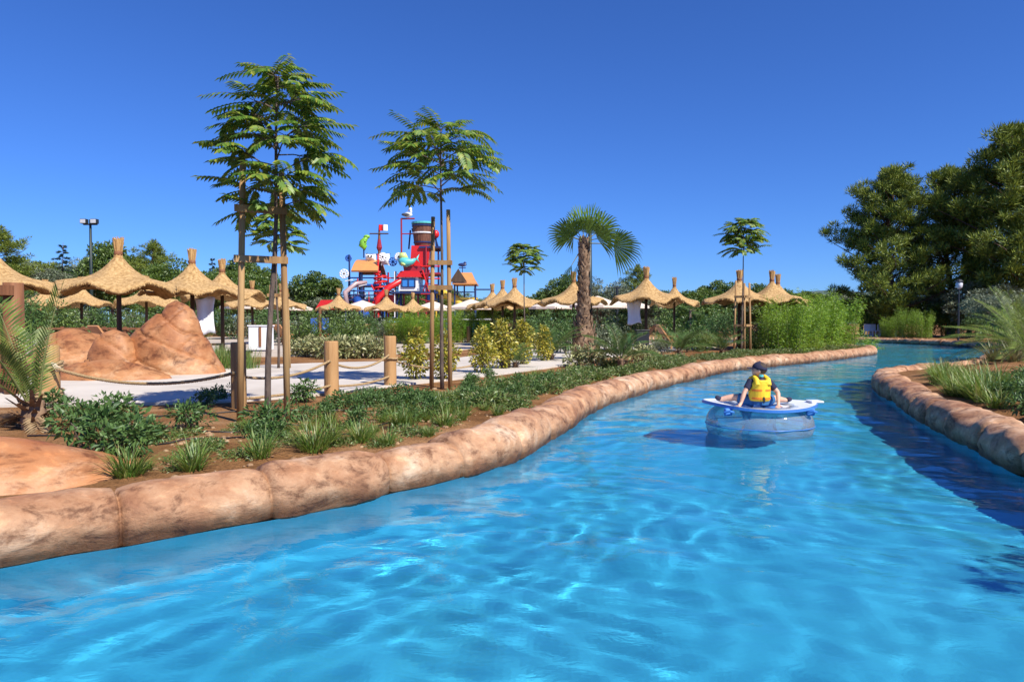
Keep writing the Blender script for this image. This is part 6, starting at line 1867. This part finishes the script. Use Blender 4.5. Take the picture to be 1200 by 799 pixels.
# hair, cap, eyes
b = MB(); b.ball(tuple(H((-.014, 0, .012))), (.087, .086, .092), M=HM, n=18, m=12); remesh(b, 'hair', solid('brown_hair', [(.03, .018, .01), (.07, .04, .022)], scale=40, vec=(1, 1, .2), rough=.6, bump=.5), child, .006, 2)
capm = MB()
V = []; n, m_ = 26, 9
for j in range(m_):
    ph = (PI / 2) * j / (m_ - 1)
    for i in range(n):
        a = 2 * PI * i / n
        r = math.cos(ph)
        V.append(H((.099 * r * math.cos(a) - .006, .094 * r * math.sin(a), .022 + .088 * math.sin(ph) - .030 * (1 - math.cos(a)) * .5 * r)))
Fc = [(j*n+i, j*n+(i+1) % n, (j+1)*n+(i+1) % n, (j+1)*n+i) for j in range(m_ - 1) for i in range(n)]
capm.add([tuple(v) for v in V], Fc)
cap = capm.build('cap', NAVY, child, smooth=True); cap.modifiers.new('thick', 'SOLIDIFY').thickness = .006
b = MB(); V = []
for i in range(13):
    a = -1.05 + 2.1 * i / 12
    for r, dz in ((.092, 0), (.150, .006 - .012 * abs(a)), (.152, .001 - .012 * abs(a)), (.090, -.006)):
        V.append(H((r * math.cos(a) * (1.08 if r > .1 else 1), .094 / .099 * r * math.sin(a) * (.80 if r > .1 else 1), .022 + dz)))
b.add([tuple(v) for v in V], [(i*4+q, (i+1)*4+q, (i+1)*4+(q+1) % 4, i*4+(q+1) % 4) for i in range(12) for q in range(4)] + [(0, 1, 2, 3), (51, 50, 49, 48)])
b.build('brim', NAVY, cap, smooth=False)
b = MB(); b.ball(tuple(H((-.006, 0, .112))), (.010, .010, .006), n=8, m=5); b.build('button', NAVY, cap, smooth=True)
for s in (-1, 1):
    b = MB(); b.ball(tuple(H((.076, s * .030, .004))), (.010, .011, .008), n=10, m=7); b.build('eye', solid('eye_dark', (.03, .02, .015), rough=.1, bump=0), child, smooth=True)

# ------------------------------------------------------------------ light, sky, camera
EL = R(47)
hx_s, hy_s = 0.70, -0.72
l = math.hypot(hx_s, hy_s)
SUN = Vector((hx_s / l * math.cos(EL), hy_s / l * math.cos(EL), math.sin(EL)))
sd_ = bpy.data.lights.new('sun', 'SUN'); sd_.energy = 5.0; sd_.angle = R(.53); sd_.color = (1.0, .93, .82)
so = link(bpy.data.objects.new('sun', sd_)); so.rotation_euler = SUN.to_track_quat('Z', 'Y').to_euler()
sd_.cycles.is_caustics_light = True
w = bpy.data.worlds.new('World'); SC.world = w; w.use_nodes = True
nt = w.node_tree; bg = nt.nodes['Background']
sky = nt.nodes.new('ShaderNodeTexSky'); sky.sky_type = 'NISHITA'; sky.sun_disc = False
sky.sun_elevation = EL; sky.sun_rotation = math.atan2(hx_s, hy_s)
sky.air_density = 1.0; sky.dust_density = 0.0; sky.ozone_density = 5.5; sky.altitude = 300
hs = nt.nodes.new('ShaderNodeMix'); hs.data_type = 'RGBA'; hs.blend_type = 'MULTIPLY'; hs.inputs[0].default_value = 1.0; hs.inputs[7].default_value = (.45, .77, 1.40, 1)
nt.links.new(sky.outputs[0], hs.inputs[6]); nt.links.new(hs.outputs[2], bg.inputs['Color'])
bg.inputs['Strength'].default_value = 0.075

cam = bpy.data.cameras.new('camera'); co = link(bpy.data.objects.new('camera', cam))
cam.sensor_width = 36; cam.lens = 36 * F / 1200
cam.clip_start = .05; cam.clip_end = 6000
co.location = (0, 0, CAMZ)
co.rotation_euler = (R(90) - math.atan((399.5 - HY) / F), 0, 0)
SC.camera = co
vs = SC.view_settings
vs.view_transform = 'Standard'; vs.look = 'None'; vs.gamma = 1; vs.use_curve_mapping = False; vs.exposure = 0.5
SC.display_settings.display_device = 'sRGB'
cy = SC.cycles
cy.use_denoising = True
try: cy.denoiser = 'OPENIMAGEDENOISE'
except Exception: pass
cy.max_bounces = 8; cy.diffuse_bounces = 3; cy.glossy_bounces = 4; cy.transmission_bounces = 6; cy.transparent_max_bounces = 12
cy.caustics_reflective = False; cy.caustics_refractive = True
cy.sample_clamp_indirect = 6.0; cy.blur_glossy = 0.5
